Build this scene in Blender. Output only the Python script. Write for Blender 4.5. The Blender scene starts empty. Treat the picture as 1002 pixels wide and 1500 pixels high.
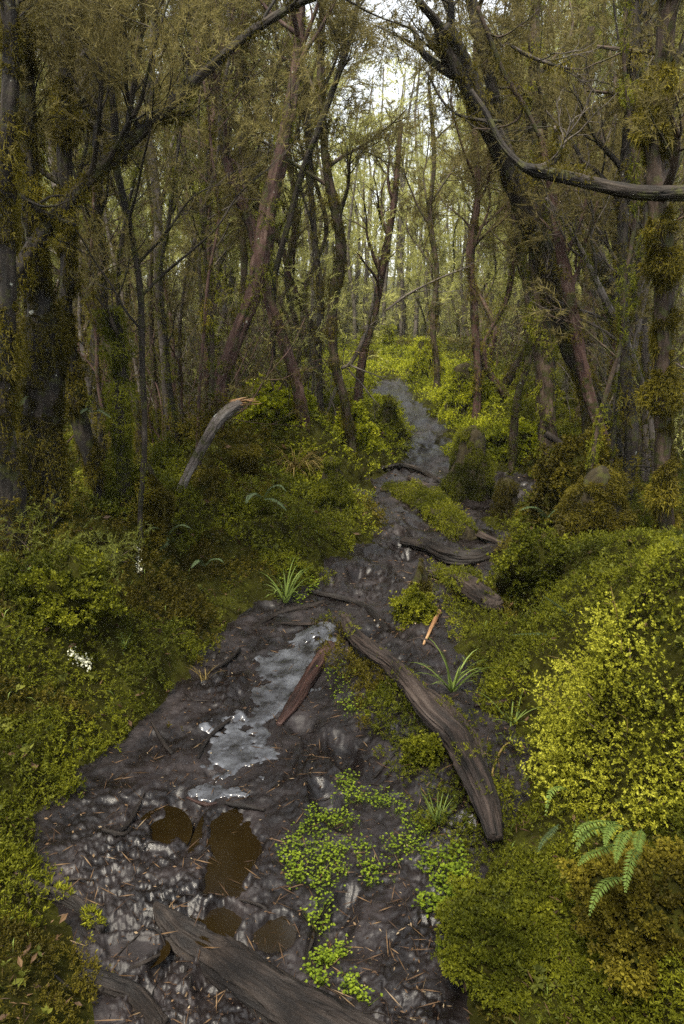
import bpy, math
import numpy as np
from math import radians, sin, cos, pi
rs = np.random.RandomState(11)
COL = bpy.context.scene.collection
# ------------------------------------------------------------------ camera geometry
FPX = 1000.0; PITCH = radians(15.1); CAMZ = 1.6
CP, SP = cos(PITCH), sin(PITCH)
def ray(px, py):
    u = (px-501)/FPX; v = (750-py)/FPX
    return np.array([u, CP+v*SP, -SP+v*CP])
def at(px, py, Y):
    r = ray(px, py); return np.array([0, 0, CAMZ]) + r*(Y/r[1])
def depth_scale(Y):           # metres per photo pixel at distance Y
    return Y/FPX*1.02
# ------------------------------------------------------------------ noise
def _h(ix, iy, iz, s):
    n = (ix*374761393 + iy*668265263 + iz*2147483647 + s*1274126177) & 0xffffffff
    n = ((n ^ (n >> 13))*1274126177) & 0xffffffff
    n = (n ^ (n >> 16)) & 0xffffffff
    return n/4294967295.0
def vn(x, y, z=None, s=0):
    x = np.asarray(x, float); y = np.asarray(y, float)
    z = np.zeros_like(x) if z is None else np.asarray(z, float)
    fx, fy, fz = np.floor(x), np.floor(y), np.floor(z)
    ix, iy, iz = fx.astype(np.int64), fy.astype(np.int64), fz.astype(np.int64)
    tx, ty, tz = x-fx, y-fy, z-fz
    tx = tx*tx*(3-2*tx); ty = ty*ty*(3-2*ty)
    def pl(k):
        a = _h(ix, iy, k, s); b = _h(ix+1, iy, k, s); c = _h(ix, iy+1, k, s); d = _h(ix+1, iy+1, k, s)
        return (a*(1-tx)+b*tx)*(1-ty) + (c*(1-tx)+d*tx)*ty
    if not np.any(z): return pl(iz)*2-1
    tz = tz*tz*(3-2*tz)
    return (pl(iz)*(1-tz)+pl(iz+1)*tz)*2-1
def fbm(x, y, f, o=4, s=0, g=.5, z=None):
    t = 0; a = 1; n = 0
    c, q = cos(.6), sin(.6)
    for k in range(o):
        X = (x*c-y*q)*f; Y = (x*q+y*c)*f
        t = t + a*vn(X+17.3*k, Y-9.1*k, None if z is None else z*f, s+k); n += a
        a *= g; f *= 2.03; c, q = c*.8-q*.6, c*.6+q*.8
    return t/n
def sstep(x, a, b):
    t = np.clip((x-a)/(b-a), 0, 1); return t*t*(3-2*t)
# ------------------------------------------------------------------ terrain
def zbase(y):
    y = np.asarray(y, float)
    t = np.clip(y-5, 0, None)
    return .06*(t - 2*(1-np.exp(-t/2))) - .042*np.clip(y-14.5, 0, None) + .06*np.clip(y-27, 0, None)
def base_hit(px, py):
    r = ray(px, py); lo, hi = .5, 60.
    ys = np.linspace(.5, 60, 4000); z = CAMZ + r[2]/r[1]*ys - zbase(ys)
    i = np.argmax(z < 0) if np.any(z < 0) else len(ys)-1
    Y = ys[i]; return (r[0]/r[1]*Y, Y)
LEFT = [(150,1640),(120,1400),(60,1290),(55,1200),(110,1140),(190,1095),(250,1035),(300,975),(330,910),(390,880),(440,865),(470,835),(530,800),(548,770),(535,735),(545,705),(590,675),(600,640),(585,605),(555,590),(545,570),(552,556)]
RIGHT = [(590,556),(602,575),(625,598),(650,635),(668,675),(700,690),(745,690),(795,712),(775,742),(722,760),(735,800),(700,850),(650,900),(690,970),(720,1040),(790,1080),(780,1150),(740,1210),(700,1290),(680,1400),(690,1640)]
TRAIL = np.array([base_hit(*p) for p in LEFT] + [base_hit(*p) for p in RIGHT])
def sdist(x, y, poly):
    """signed distance to a closed polygon, positive outside"""
    d = np.full(x.shape, 1e9); ins = np.zeros(x.shape, bool)
    n = len(poly)
    for i in range(n):
        ax, ay = poly[i]; bx, by = poly[(i+1) % n]
        ex, ey = bx-ax, by-ay; L = ex*ex+ey*ey+1e-12
        t = np.clip(((x-ax)*ex+(y-ay)*ey)/L, 0, 1)
        d = np.minimum(d, (x-ax-t*ex)**2+(y-ay-t*ey)**2)
        c = ((ay > y) != (by > y)) & (x < (bx-ax)*(y-ay)/(by-ay+1e-12)+ax)
        ins ^= c
    d = np.sqrt(d); return np.where(ins, -d, d)
def polydist(x, y, pts):
    d = np.full(np.shape(x), 1e9)
    for (ax, ay), (bx, by) in zip(pts[:-1], pts[1:]):
        ex, ey = bx-ax, by-ay; L = ex*ex+ey*ey+1e-12
        t = np.clip(((x-ax)*ex+(y-ay)*ey)/L, 0, 1)
        d = np.minimum(d, (x-ax-t*ex)**2+(y-ay-t*ey)**2)
    return np.sqrt(d)
PUD = [  # px, py, half width px, half height px, rotation, kind
 (336,1242,36,62,.1,'brown'),(238,1206,24,24,.3,'brown'),(322,1332,26,22,0,'brown'),(408,1352,30,26,.2,'brown'),(188,1384,34,20,.1,'brown'),
 (350,1084,74,40,.35,'silt'),(430,975,54,60,-.15,'silt'),(316,1150,40,16,0,'silt'),(455,930,40,14,0,'silt')]
PUDW = []
for px, py, a, b, rot, k in PUD:
    cx, cy = base_hit(px, py); x1, _ = base_hit(px+a, py); _, y1 = base_hit(px, py-b); _, y2 = base_hit(px, py+b)
    PUDW.append((cx, cy, abs(x1-cx), abs(y1-y2)/2, rot, k))
CENTER = np.array([base_hit(*p) for p in [(400,1500),(380,1250),(350,1080),(440,950),(520,860),(590,780),(610,700),(630,650),(600,600),(572,565),(565,545)]])
STEPS = []
_r = np.random.RandomState(5)
for i in range(26):
    t = _r.rand()*7.2; k = int(t); f = t-k
    p = CENTER[k]*(1-f)+CENTER[k+1]*f
    w = .42 if p[1] < 4 else .25
    STEPS.append((p[0]+_r.uniform(-w, w), p[1]+_r.uniform(-.2, .2), _r.uniform(-.5, .5), _r.uniform(.03, .055)))
ISLE = [base_hit(*p) for p in [(478,925),(510,965),(560,1030),(600,1090),(640,1150),(668,1220)]]
ROOTW = [base_hit(*p) for p in [(505,915),(516,945),(540,972),(572,995),(600,1030),(630,1072),(664,1110),(692,1160),(712,1210),(724,1252)]]
ISLE2 = [base_hit(*p) for p in [(735,990),(755,1060),(745,1130),(735,1200),(720,1270)]]; ISLE3 = [base_hit(*p) for p in [(660,860),(690,925),(720,975)]]
def raw_h(x, y):
    d = sdist(x, y, TRAIL)
    wob = fbm(x, y, 3.2, 3, 40)
    d = d + (.10*wob+.05*fbm(x, y, 9, 3, 47))*np.clip(y*.4, .5, 2)
    yy = np.clip(y, .5, 40)
    out = np.clip(d, 0, None)
    side = np.interp(y, CENTER[::1, 1], CENTER[::1, 0])
    right = sstep(x-side, -.1, .3)
    near = 1-sstep(y, 2.6, 4.2)
    # banks
    lipL = .10*sstep(out, 0, .18); lipR = .08*sstep(out, 0, .16)
    bankL = lipL + .34*sstep(out, .05, 1.3) + .05*np.clip(out-1, 0, 6)
    bankR = lipR + (.22+.28*near)*sstep(out, .1, .95) + .06*np.clip(out-1, 0, 6)
    far = sstep(y, 9, 14)
    bank = (bankL*(1-right)+bankR*right)*(1-.7*far)
    hum = fbm(x, y, 1.7, 3, 3)*.16 + np.abs(fbm(x, y, 4.5, 3, 9))*.09 + fbm(x, y, 14, 2, 12)*.022
    bank = bank + hum*sstep(out, .02, .5) + sstep(out, 2.5, 9)*fbm(x, y, .35, 2, 31)*.5
    # mud
    amp = np.clip(.55+.12*yy, .6, 1.6)
    rid = 1-np.abs(fbm(x, y, 5.5, 3, 21))*2.2
    m = .034*fbm(x, y, 1.9, 3, 20)*amp + .009*rid*amp
    K = np.where((d < .12) & (y < 16) & (y > .6))[0]; xk, yk = x[K], y[K]
    wx = xk+.02*fbm(xk, yk, 13, 2, 61); wy = yk+.02*fbm(xk, yk, 13, 2, 62); big = np.clip(yk*.35, .8, 2.2)
    cl = .33+.42*fbm(wx, wy, 5.5, 5, 22, .55)-.10*np.clip(1-6*np.abs(fbm(wx, wy, 3.6, 3, 29)), 0, 1); c2 = .5-np.abs(fbm(wx, wy, 21, 5, 23, .68)); c3 = fbm(wx, wy, 55, 4, 25, .75)
    pat = sstep(fbm(xk, yk, 1.9, 2, 26), -.25, .3)
    md = np.zeros_like(m); md[K] = big*(.088*(cl-.33)*(.5+.6*pat)+(.017*(c2-.33)*(.3+.7*pat)+.016*c3*(.5+.6*pat))/big*(1-.85*sstep(yk, 3.2, 7))); m = m+md-.014
    st = np.zeros_like(m)
    for (sx, sy, sr, sd) in STEPS:
        dx, dy = x-sx, y-sy; c, q = cos(sr), sin(sr)
        a = (dx*c+dy*q)/.055; b = (-dx*q+dy*c)/.15
        r = np.sqrt(a*a+b*b); st = np.minimum(st, -sd*np.exp(-(r/1.0)**4) + sd*.35*np.exp(-((r-1.35)/.3)**2))
    m = m+np.clip(st, -.05, .012)
    for cx, cy, A, B, rot, k in PUDW:
        dx, dy = x-cx, y-cy; c, q = cos(rot), sin(rot)
        r = np.sqrt(((dx*c+dy*q)/A)**2+((-dx*q+dy*c)/B)**2) + .55*fbm(x, y, 10, 4, 71, .6)
        if k == 'brown':
            w = 1-sstep(r, .90, 1.15); m = m*(1-w) + (-.030)*w + .005*np.exp(-((r-1.35)/.22)**2)
        else:
            w = 1-sstep(r, .95, 1.3); m = m*(1-w) + w*(-.014+.006*fbm(x, y, 9, 3, 76)+.003*fbm(x, y, 30, 3, 77, .6))
    isl = polydist(x, y, ISLE)
    m = m + .055*(1-sstep(isl, .03, .19))*(1+.6*fbm(x, y, 7, 2, 81))
    ins = sstep(-d, -.02, .10)
    bank = bank*1.0
    z = zbase(y) + bank + m*ins - .02*sstep(-d, 0, .4)
    for (cx, cy, rx, ry, hh) in MOUNDS:
        r = np.sqrt(((x-cx)/rx)**2+((y-cy)/ry)**2)
        z = z + hh*(1-sstep(r, .15, 1.0))*(1+.35*fbm(x, y, 3.5, 2, 55))
    return z, d
MOUNDS = []
for (px, py, w, hh, ry) in [(960,1180,170,.5,.4),(60,1010,150,.2,.5),(330,760,120,.22,.7),(450,715,100,.36,.6),(690,600,60,.25,.8),(560,640,34,.2,.6),(640,530,50,.35,1.0),(860,800,110,.3,.6),(780,640,60,.1,.8),(790,935,60,-.3,.25),(130,880,40,-.25,.3),(150,880,130,.28,.7)]:
    cx, cy = base_hit(px, py); MOUNDS.append((cx, cy, w*depth_scale(cy)*1.1, ry, hh))
def h(x, y):
    x = np.atleast_1d(np.asarray(x, float)); y = np.atleast_1d(np.asarray(y, float))
    return raw_h(x, y)[0]
def h1(x, y): return float(h(x, y)[0])
def hit(px, py):
    """where the sight line through a photo pixel meets the modelled ground"""
    r = ray(px, py); ys = np.exp(np.linspace(math.log(.7), math.log(45), 900))
    X = r[0]/r[1]*ys; Z = CAMZ+r[2]/r[1]*ys
    g = h(X, ys); i = int(np.argmax(Z < g)) if np.any(Z < g) else len(ys)-1
    return np.array([X[i], ys[i], g[i]])
# ------------------------------------------------------------------ mesh collecting
def nrm(v): return v/(np.linalg.norm(v, axis=-1, keepdims=True)+1e-9)
class MB:
    def __init__(s): s.v = []; s.q = []; s.t = []; s.a = []; s.tint = []; s.n = 0
    def add(s, v, quads=None, tris=None, bark=None, tint=0.5):
        v = np.asarray(v, np.float32).reshape(-1, 3)
        s.v.append(v)
        if quads is not None and len(quads): s.q.append(np.asarray(quads, np.int32)+s.n)
        if tris is not None and len(tris): s.t.append(np.asarray(tris, np.int32)+s.n)
        s.a.append(np.zeros_like(v) if bark is None else np.asarray(bark, np.float32))
        s.tint.append(np.broadcast_to(np.asarray(tint, np.float32), (len(v),)).copy())
        s.n += len(v)
    def mesh(s, name, smooth=False):
        me = bpy.data.meshes.new(name)
        v = np.concatenate(s.v); q = np.concatenate(s.q) if s.q else np.zeros((0, 4), np.int32)
        t = np.concatenate(s.t) if s.t else np.zeros((0, 3), np.int32)
        me.vertices.add(len(v)); me.vertices.foreach_set('co', v.ravel())
        nl = q.size+t.size; me.loops.add(nl); me.loops.foreach_set('vertex_index', np.concatenate([q.ravel(), t.ravel()]))
        npol = len(q)+len(t); me.polygons.add(npol)
        st = np.concatenate([np.arange(len(q))*4, q.size+np.arange(len(t))*3]).astype(np.int32)
        me.polygons.foreach_set('loop_start', st)
        me.polygons.foreach_set('use_smooth', np.full(npol, smooth))
        at_ = me.attributes.new('tint', 'FLOAT', 'POINT'); at_.data.foreach_set('value', np.concatenate(s.tint))
        b = me.attributes.new('bark', 'FLOAT_VECTOR', 'POINT'); b.data.foreach_set('vector', np.concatenate(s.a).ravel())
        me.update(calc_edges=True); return me
    def build(s, name, mat, parent=None, smooth=False, origin=None):
        if not s.v: return None
        if origin is not None: s.v = [v-np.asarray(origin, np.float32) for v in s.v]
        me = s.mesh(name, smooth); me.materials.append(mat)
        o = bpy.data.objects.new(name, me); COL.objects.link(o)
        if parent is not None: o.parent = parent
        if origin is not None and parent is None: o.location = [float(c) for c in origin]
        return o
def thing(name, label, cat, loc, group=None):
    o = bpy.data.objects.new(name, None); COL.objects.link(o); o.location = [float(c) for c in loc]
    o.empty_display_size = .1; o['label'] = label; o['category'] = cat
    if group: o['group'] = group
    return o
def tag(o, **k):
    for a, b in k.items(): o[a] = b
    return o
def catmull(P, n):
    P = np.asarray(P, float); m = len(P)
    if m == 2: 
        t = np.linspace(0, 1, n)[:, None]; return P[0]*(1-t)+P[1]*t
    E = np.vstack([2*P[0]-P[1], P, 2*P[-1]-P[-2]])
    t = np.linspace(0, m-1-1e-6, n); k = t.astype(int); f = (t-k)[:, None]
    a, b, c, d = E[k], E[k+1], E[k+2], E[k+3]
    return .5*((2*b)+(-a+c)*f+(2*a-5*b+4*c-d)*f**2+(-a+3*b-3*c+d)*f**3)
def frames(C):
    T = nrm(np.gradient(C, axis=0)); N = np.zeros_like(T)
    ref = np.array([1., 0, 0]) if abs(T[0, 0]) < .8 else np.array([0, 1., 0])
    n = ref-T[0]*ref.dot(T[0])
    for i in range(len(C)):
        n = n-T[i]*n.dot(T[i]); n = n/(np.linalg.norm(n)+1e-9); N[i] = n
    return T, N, np.cross(T, N)
def tube(mb, P, R, sides=9, n=None, lump=.12, seed=0, flat=1., cap=True, tint=.5, smoothpath=True, ridge=0.):
    n = n or max(4, len(P)*4)
    P = np.asarray(P, float)
    C = catmull(P, n) if smoothpath else P; n = len(C)
    r = np.interp(np.linspace(0, 1, n), np.linspace(0, 1, len(R)), R)
    T, N, B = frames(C); L = np.concatenate([[0], np.cumsum(np.linalg.norm(np.diff(C, axis=0), axis=1))])
    th = np.linspace(0, 2*pi, sides, endpoint=False)
    cs, sn = np.cos(th), np.sin(th)
    rr = r[:, None]*np.ones(sides)
    if lump:
        q = 1/(np.mean(r)*3+.02)
        a = vn(cs[None]*1.3+seed*3.7+0*L[:, None], sn[None]*1.3+0*L[:, None], L[:, None]*q*.35+0*cs[None], seed)
        b = vn(cs[None]*2.6+seed*1.7+0*L[:, None], sn[None]*2.6+0*L[:, None], L[:, None]*q*1.1+0*cs[None], seed+5)
        rr = rr*(1+lump*a+lump*.6*b)
    if ridge:
        tw = L[:, None]*q*.15
        c1 = fbm(np.cos(th+tw)*5+seed, np.sin(th+tw)*5, 1., 3, seed+9, .6, z=L[:, None]*q*.35+0*cs[None]); rr = rr*(1-ridge*np.abs(c1)*2.2+ridge*.15)
    V = C[:, None]+(N[:, None]*cs[None, :, None]+B[:, None]*sn[None, :, None]*flat)*rr[:, :, None]
    bark = np.stack([cs[None]*r[:, None]+seed, sn[None]*r[:, None]+0*cs, L[:, None]+0*cs[None]], -1)
    V = V.reshape(-1, 3); bark = bark.reshape(-1, 3)
    i = np.arange(n-1)[:, None]*sides; j = np.arange(sides)[None]; j2 = (j+1) % sides
    Q = np.stack([i+j, i+j2, i+sides+j2, i+sides+j], -1).reshape(-1, 4)
    tris = None
    if cap:
        e = len(V); V = np.vstack([V, C[0]-T[0]*r[0]*.3, C[-1]+T[-1]*r[-1]*.3]); bark = np.vstack([bark, bark[0], bark[-1]])
        jj = np.arange(sides); k = (jj+1) % sides; o = (n-1)*sides
        tris = np.vstack([np.stack([0*jj+e, k, jj], -1), np.stack([0*jj+e+1, o+jj, o+k], -1)])
    mb.add(V, Q, tris, bark, tint)
    return C, r, (T, N, B, V[:n*sides].reshape(n, sides, 3))
def rdir(n, r=rs):
    return nrm(r.normal(size=(n, 3)))
def blades(mb, P, D, L, W, tint, diamond=True, r=rs, bend=0.):
    """flat pointed leaves: P base, D unit direction"""
    n = len(P)
    if n == 0: return
    S = nrm(np.cross(D, rdir(n, r))); L = np.broadcast_to(L, (n,))[:, None]; W = np.broadcast_to(W, (n,))[:, None]
    tint = np.broadcast_to(tint, (n,))
    if diamond:
        mid = P+D*L*.5; tip = P+D*L
        if bend: tip = tip + np.array([0, 0, -1.])*L*bend
        V = np.stack([P, mid-S*W, tip, mid+S*W], 1).reshape(-1, 3)
        mb.add(V, np.arange(n*4).reshape(-1, 4), None, None, np.repeat(tint, 4))
    else:
        tip = P+D*L
        if bend: tip = tip + np.array([0, 0, -1.])*L*bend
        V = np.stack([P-S*W, P+S*W, tip], 1).reshape(-1, 3)
        mb.add(V, None, np.arange(n*3).reshape(-1, 3), None, np.repeat(tint, 3))
# ------------------------------------------------------------------ materials
def newmat(name):
    m = bpy.data.materials.new(name); m.use_nodes = True; nt = m.node_tree; nt.nodes.clear()
    out = nt.nodes.new('ShaderNodeOutputMaterial'); return m, nt, out
def N(nt, t, **k):
    n = nt.nodes.new(t)
    for a, b in k.items(): setattr(n, a, b)
    return n
def ramp(nt, fac, stops, interp='LINEAR'):
    r = N(nt, 'ShaderNodeValToRGB'); cr = r.color_ramp; cr.interpolation = interp
    while len(cr.elements) < len(stops): cr.elements.new(.5)
    for e, (p, c) in zip(cr.elements, stops): e.position = p; e.color = (*c, 1)
    nt.links.new(fac, r.inputs[0]); return r.outputs[0]
def leafmat(name, stops, rough=.6, transl=.35, nscale=.9, nmix=.55, spec=.12):
    m, nt, out = newmat(name)
    a = N(nt, 'ShaderNodeAttribute', attribute_name='tint')
    g = N(nt, 'ShaderNodeNewGeometry')
    no = N(nt, 'ShaderNodeTexNoise'); no.inputs['Scale'].default_value = nscale; no.inputs['Detail'].default_value = 4
    nt.links.new(g.outputs['Position'], no.inputs['Vector'])
    st = N(nt, 'ShaderNodeMapRange'); st.inputs[1].default_value = .3; st.inputs[2].default_value = .7
    nt.links.new(no.outputs['Fac'], st.inputs[0])
    mx = N(nt, 'ShaderNodeMix'); mx.inputs[0].default_value = nmix
    nt.links.new(a.outputs['Fac'], mx.inputs[2]); nt.links.new(st.outputs[0], mx.inputs[3])
    c = ramp(nt, mx.outputs[0], stops)
    p = N(nt, 'ShaderNodeBsdfPrincipled'); p.inputs['Roughness'].default_value = rough; p.inputs['Specular IOR Level'].default_value = spec
    nt.links.new(c, p.inputs['Base Color'])
    tr = N(nt, 'ShaderNodeBsdfTranslucent'); nt.links.new(c, tr.inputs['Color'])
    ms = N(nt, 'ShaderNodeMixShader'); ms.inputs[0].default_value = transl
    nt.links.new(p.outputs[0], ms.inputs[1]); nt.links.new(tr.outputs[0], ms.inputs[2]); nt.links.new(ms.outputs[0], out.inputs[0])
    return m
def barkmat(name, stops, stretch=6., scale=26., rough=.75, bump=.8, moss=.0, mosscol=(.035,.036,.006), coat=0., spots=0.):
    m, nt, out = newmat(name)
    a = N(nt, 'ShaderNodeAttribute', attribute_name='bark')
    mp = N(nt, 'ShaderNodeMapping'); mp.inputs['Scale'].default_value = (scale, scale, scale/stretch)
    nt.links.new(a.outputs['Vector'], mp.inputs[0])
    n1 = N(nt, 'ShaderNodeTexNoise'); n1.inputs['Scale'].default_value = 1.; n1.inputs['Detail'].default_value = 7; n1.inputs['Roughness'].default_value = .65; n1.inputs['Distortion'].default_value = .4
    nt.links.new(mp.outputs[0], n1.inputs['Vector'])
    n2 = N(nt, 'ShaderNodeTexNoise'); n2.inputs['Scale'].default_value = 4.5; n2.inputs['Detail'].default_value = 5
    nt.links.new(a.outputs['Vector'], n2.inputs['Vector'])
    add = N(nt, 'ShaderNodeMath', operation='MULTIPLY_ADD'); add.inputs[1].default_value = .6
    nt.links.new(n2.outputs['Fac'], add.inputs[0])
    sub = N(nt, 'ShaderNodeMath', operation='SUBTRACT'); sub.inputs[1].default_value = .3
    nt.links.new(n1.outputs['Fac'], sub.inputs[0]); nt.links.new(sub.outputs[0], add.inputs[2])
    c = ramp(nt, add.outputs[0], stops)
    if spots:
        v = N(nt, 'ShaderNodeTexNoise'); v.inputs['Scale'].default_value = 22; v.inputs['Detail'].default_value = 3
        nt.links.new(a.outputs['Vector'], v.inputs['Vector'])
        mr = N(nt, 'ShaderNodeMapRange'); mr.inputs[1].default_value = .72-spots*.1; mr.inputs[2].default_value = .75-spots*.1
        nt.links.new(v.outputs['Fac'], mr.inputs[0])
        mc = N(nt, 'ShaderNodeMix', data_type='RGBA'); nt.links.new(mr.outputs[0], mc.inputs[0]); nt.links.new(c, mc.inputs[6]); mc.inputs[7].default_value = (.28, .29, .25, 1); c = mc.outputs[2]
    if moss:
        g = N(nt, 'ShaderNodeNewGeometry')
        v = N(nt, 'ShaderNodeTexNoise'); v.inputs['Scale'].default_value = 13; v.inputs['Detail'].default_value = 8; v.inputs['Roughness'].default_value = .7
        nt.links.new(g.outputs['Position'], v.inputs['Vector'])
        mr = N(nt, 'ShaderNodeMapRange'); mr.inputs[1].default_value = .62-moss*.3; mr.inputs[2].default_value = .70-moss*.3
        nt.links.new(v.outputs['Fac'], mr.inputs[0])
        mc = N(nt, 'ShaderNodeMix', data_type='RGBA'); nt.links.new(mr.outputs[0], mc.inputs[0]); nt.links.new(c, mc.inputs[6]); mc.inputs[7].default_value = (*mosscol, 1); c = mc.outputs[2]
    p = N(nt, 'ShaderNodeBsdfPrincipled'); p.inputs['Roughness'].default_value = rough; p.inputs['Specular IOR Level'].default_value = .3; p.inputs['Coat Weight'].default_value = coat; p.inputs['Coat Roughness'].default_value = .25
    nt.links.new(c, p.inputs['Base Color'])
    b = N(nt, 'ShaderNodeBump'); b.inputs['Strength'].default_value = bump; b.inputs['Distance'].default_value = .02
    nt.links.new(n1.outputs['Fac'], b.inputs['Height']); nt.links.new(b.outputs[0], p.inputs['Normal'])
    nt.links.new(p.outputs[0], out.inputs[0]); return m
def groundmat(name, stops, scale=3., rough=(.5, .9), bump=.6, bscale=60., coat=0., rscale=2.5, spec=.45):
    m, nt, out = newmat(name)
    g = N(nt, 'ShaderNodeNewGeometry')
    n1 = N(nt, 'ShaderNodeTexNoise'); n1.inputs['Scale'].default_value = scale; n1.inputs['Detail'].default_value = 9; n1.inputs['Roughness'].default_value = .68
    n2 = N(nt, 'ShaderNodeTexNoise'); n2.inputs['Scale'].default_value = rscale; n2.inputs['Detail'].default_value = 6; n2.inputs['Roughness'].default_value = .7
    n3 = N(nt, 'ShaderNodeTexNoise'); n3.inputs['Scale'].default_value = bscale; n3.inputs['Detail'].default_value = 8; n3.inputs['Roughness'].default_value = .7
    for n in (n1, n2, n3): nt.links.new(g.outputs['Position'], n.inputs['Vector'])
    c = ramp(nt, n1.outputs['Fac'], stops)
    p = N(nt, 'ShaderNodeBsdfPrincipled'); p.inputs['Coat Weight'].default_value = coat; p.inputs['Coat Roughness'].default_value = .12; p.inputs['Specular IOR Level'].default_value = spec
    nt.links.new(c, p.inputs['Base Color'])
    mr = N(nt, 'ShaderNodeMapRange'); mr.inputs[1].default_value = .38; mr.inputs[2].default_value = .62; mr.inputs[3].default_value = rough[0]; mr.inputs[4].default_value = rough[1]
    nt.links.new(n2.outputs['Fac'], mr.inputs[0]); nt.links.new(mr.outputs[0], p.inputs['Roughness'])
    b = N(nt, 'ShaderNodeBump'); b.inputs['Strength'].default_value = bump; b.inputs['Distance'].default_value = .014
    nt.links.new(n3.outputs['Fac'], b.inputs['Height']); nt.links.new(b.outputs[0], p.inputs['Normal'])
    nt.links.new(p.outputs[0], out.inputs[0]); return m
M = {}
M['mud'] = groundmat('wet_mud', [(.32,(.0025,.0017,.0015)),(.46,(.0065,.0047,.0045)),(.58,(.014,.0105,.0105)),(.72,(.034,.027,.027))], 5., (.26, .56), .22, 60., 0., spec=.40)
M['soil'] = groundmat('dark_soil', [(.3,(.006,.005,.001)),(.5,(.018,.018,.003)),(.7,(.040,.042,.006))], 9., (.75, .95), .9, 50., spec=.04)
M['silt'] = groundmat('sky_sheen_silt', [(.36,(.012,.0115,.012)),(.50,(.048,.050,.057)),(.66,(.10,.106,.12))], 9., (.10, .22), .10, 60., .2, 9., spec=.7)  # silt grey, lifted so its colour also carries the sky's reflection
M['brownwater'] = groundmat('brown_water', [(.3,(.006,.0036,.001)),(.7,(.012,.0075,.0022))], 6., (.03, .05), .02, 20.)
def moss_stops(a, b, c, d): return [(.0, a), (.35, b), (.68, c), (1., d)]
M['moss'] = leafmat('bank_moss', moss_stops((.010,.012,.002),(.050,.058,.005),(.145,.152,.010),(.34,.34,.022)), nscale=1.6, nmix=.5)
M['mossbright'] = leafmat('sunlit_moss', moss_stops((.04,.05,.006),(.15,.17,.010),(.32,.34,.016),(.50,.50,.04)), nscale=2.2, nmix=.35)  # moss colour brightened to carry the sunlight of the far clearing
M['mossbrown'] = leafmat('brown_moss', moss_stops((.012,.010,.002),(.045,.038,.005),(.115,.096,.010),(.25,.21,.020)), nscale=2.5, nmix=.45)
M['shrub'] = leafmat('yellow_shrub_leaf', moss_stops((.03,.028,.005),(.13,.135,.012),(.30,.30,.025),(.52,.51,.07)), nscale=5., nmix=.3, transl=.3)
M['heath'] = leafmat('heather_needles', moss_stops((.042,.034,.012),(.105,.087,.030),(.19,.162,.056),(.31,.275,.105)), nscale=.6, nmix=.4, transl=.45)
M['heathlight'] = leafmat('lit_heather_needles', moss_stops((.10,.10,.03),(.26,.26,.08),(.46,.46,.15),(.68,.68,.28)), nscale=.5, nmix=.4, transl=.5)  # needles painted lighter than heath, putting the background glow into their colour
M['bush'] = leafmat('undergrowth_leaf', moss_stops((.03,.036,.008),(.07,.08,.014),(.14,.15,.024),(.24,.24,.04)), nscale=1.2, nmix=.4, transl=.35)
M['lichen'] = leafmat('hanging_lichen', moss_stops((.05,.05,.03),(.09,.09,.055),(.15,.15,.09),(.24,.24,.16)), nscale=1.2, nmix=.4, transl=.4)
M['herb'] = leafmat('light_green_herb', moss_stops((.045,.07,.006),(.11,.155,.010),(.18,.24,.016),(.29,.35,.03)), nscale=6, nmix=.3, transl=.35)
M['fern'] = leafmat('fern_leaf', moss_stops((.05,.08,.02),(.10,.15,.03),(.17,.24,.05),(.27,.34,.10)), nscale=6, nmix=.2, transl=.35)
M['ferndark'] = leafmat('dull_fern_leaf', moss_stops((.02,.035,.015),(.045,.070,.030),(.085,.12,.055),(.16,.20,.10)), nscale=6, nmix=.2, transl=.3)
M['grass'] = leafmat('grass_blade', moss_stops((.05,.07,.015),(.10,.14,.03),(.17,.23,.05),(.26,.33,.10)), nscale=6, nmix=.2, transl=.35)
M['straw'] = leafmat('dry_grass', moss_stops((.10,.07,.02),(.18,.13,.04),(.27,.20,.07),(.36,.28,.11)), nscale=6, nmix=.2, transl=.3)
M['litter'] = leafmat('litter', moss_stops((.02,.012,.008),(.06,.035,.02),(.13,.08,.04),(.36,.30,.2)), nscale=20, nmix=.2, transl=.05)
M['flower'] = leafmat('pale_lichen_frill', moss_stops((.4,.4,.3),(.55,.55,.42),(.65,.65,.5),(.75,.75,.6)), nscale=6, nmix=.2, transl=.2)
M['red'] = barkmat('reddish_bark', [(.30,(.012,.006,.005)),(.45,(.045,.021,.017)),(.6,(.080,.044,.034)),(.8,(.15,.105,.085))], 7, 30, moss=.35, spots=.2)
M['dark'] = barkmat('dark_bark', [(.3,(.004,.003,.002)),(.47,(.012,.009,.0065)),(.62,(.030,.022,.016)),(.85,(.075,.06,.045))], 5, 28, moss=.3, spots=.12)
M['grey'] = barkmat('grey_bark', [(.28,(.02,.015,.012)),(.43,(.055,.044,.037)),(.6,(.11,.092,.08)),(.85,(.22,.20,.18))], 8, 30, moss=.3, spots=.3)
M['brown'] = barkmat('brown_bark', [(.3,(.010,.006,.004)),(.45,(.032,.020,.013)),(.6,(.070,.046,.032)),(.85,(.14,.11,.08))], 7, 30, moss=.45, spots=.15)
M['log'] = barkmat('weathered_log', [(.33,(.004,.0027,.002)),(.46,(.015,.010,.0078)),(.58,(.036,.025,.020)),(.8,(.085,.066,.054))], 12, 46, bump=1., rough=.7, coat=0.)
M['mudlog'] = barkmat('muddy_log', [(.33,(.003,.002,.0018)),(.46,(.008,.0058,.0048)),(.6,(.019,.0135,.0105)),(.8,(.05,.04,.033))], 9, 40, bump=1., rough=.6, coat=0.)
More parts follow.
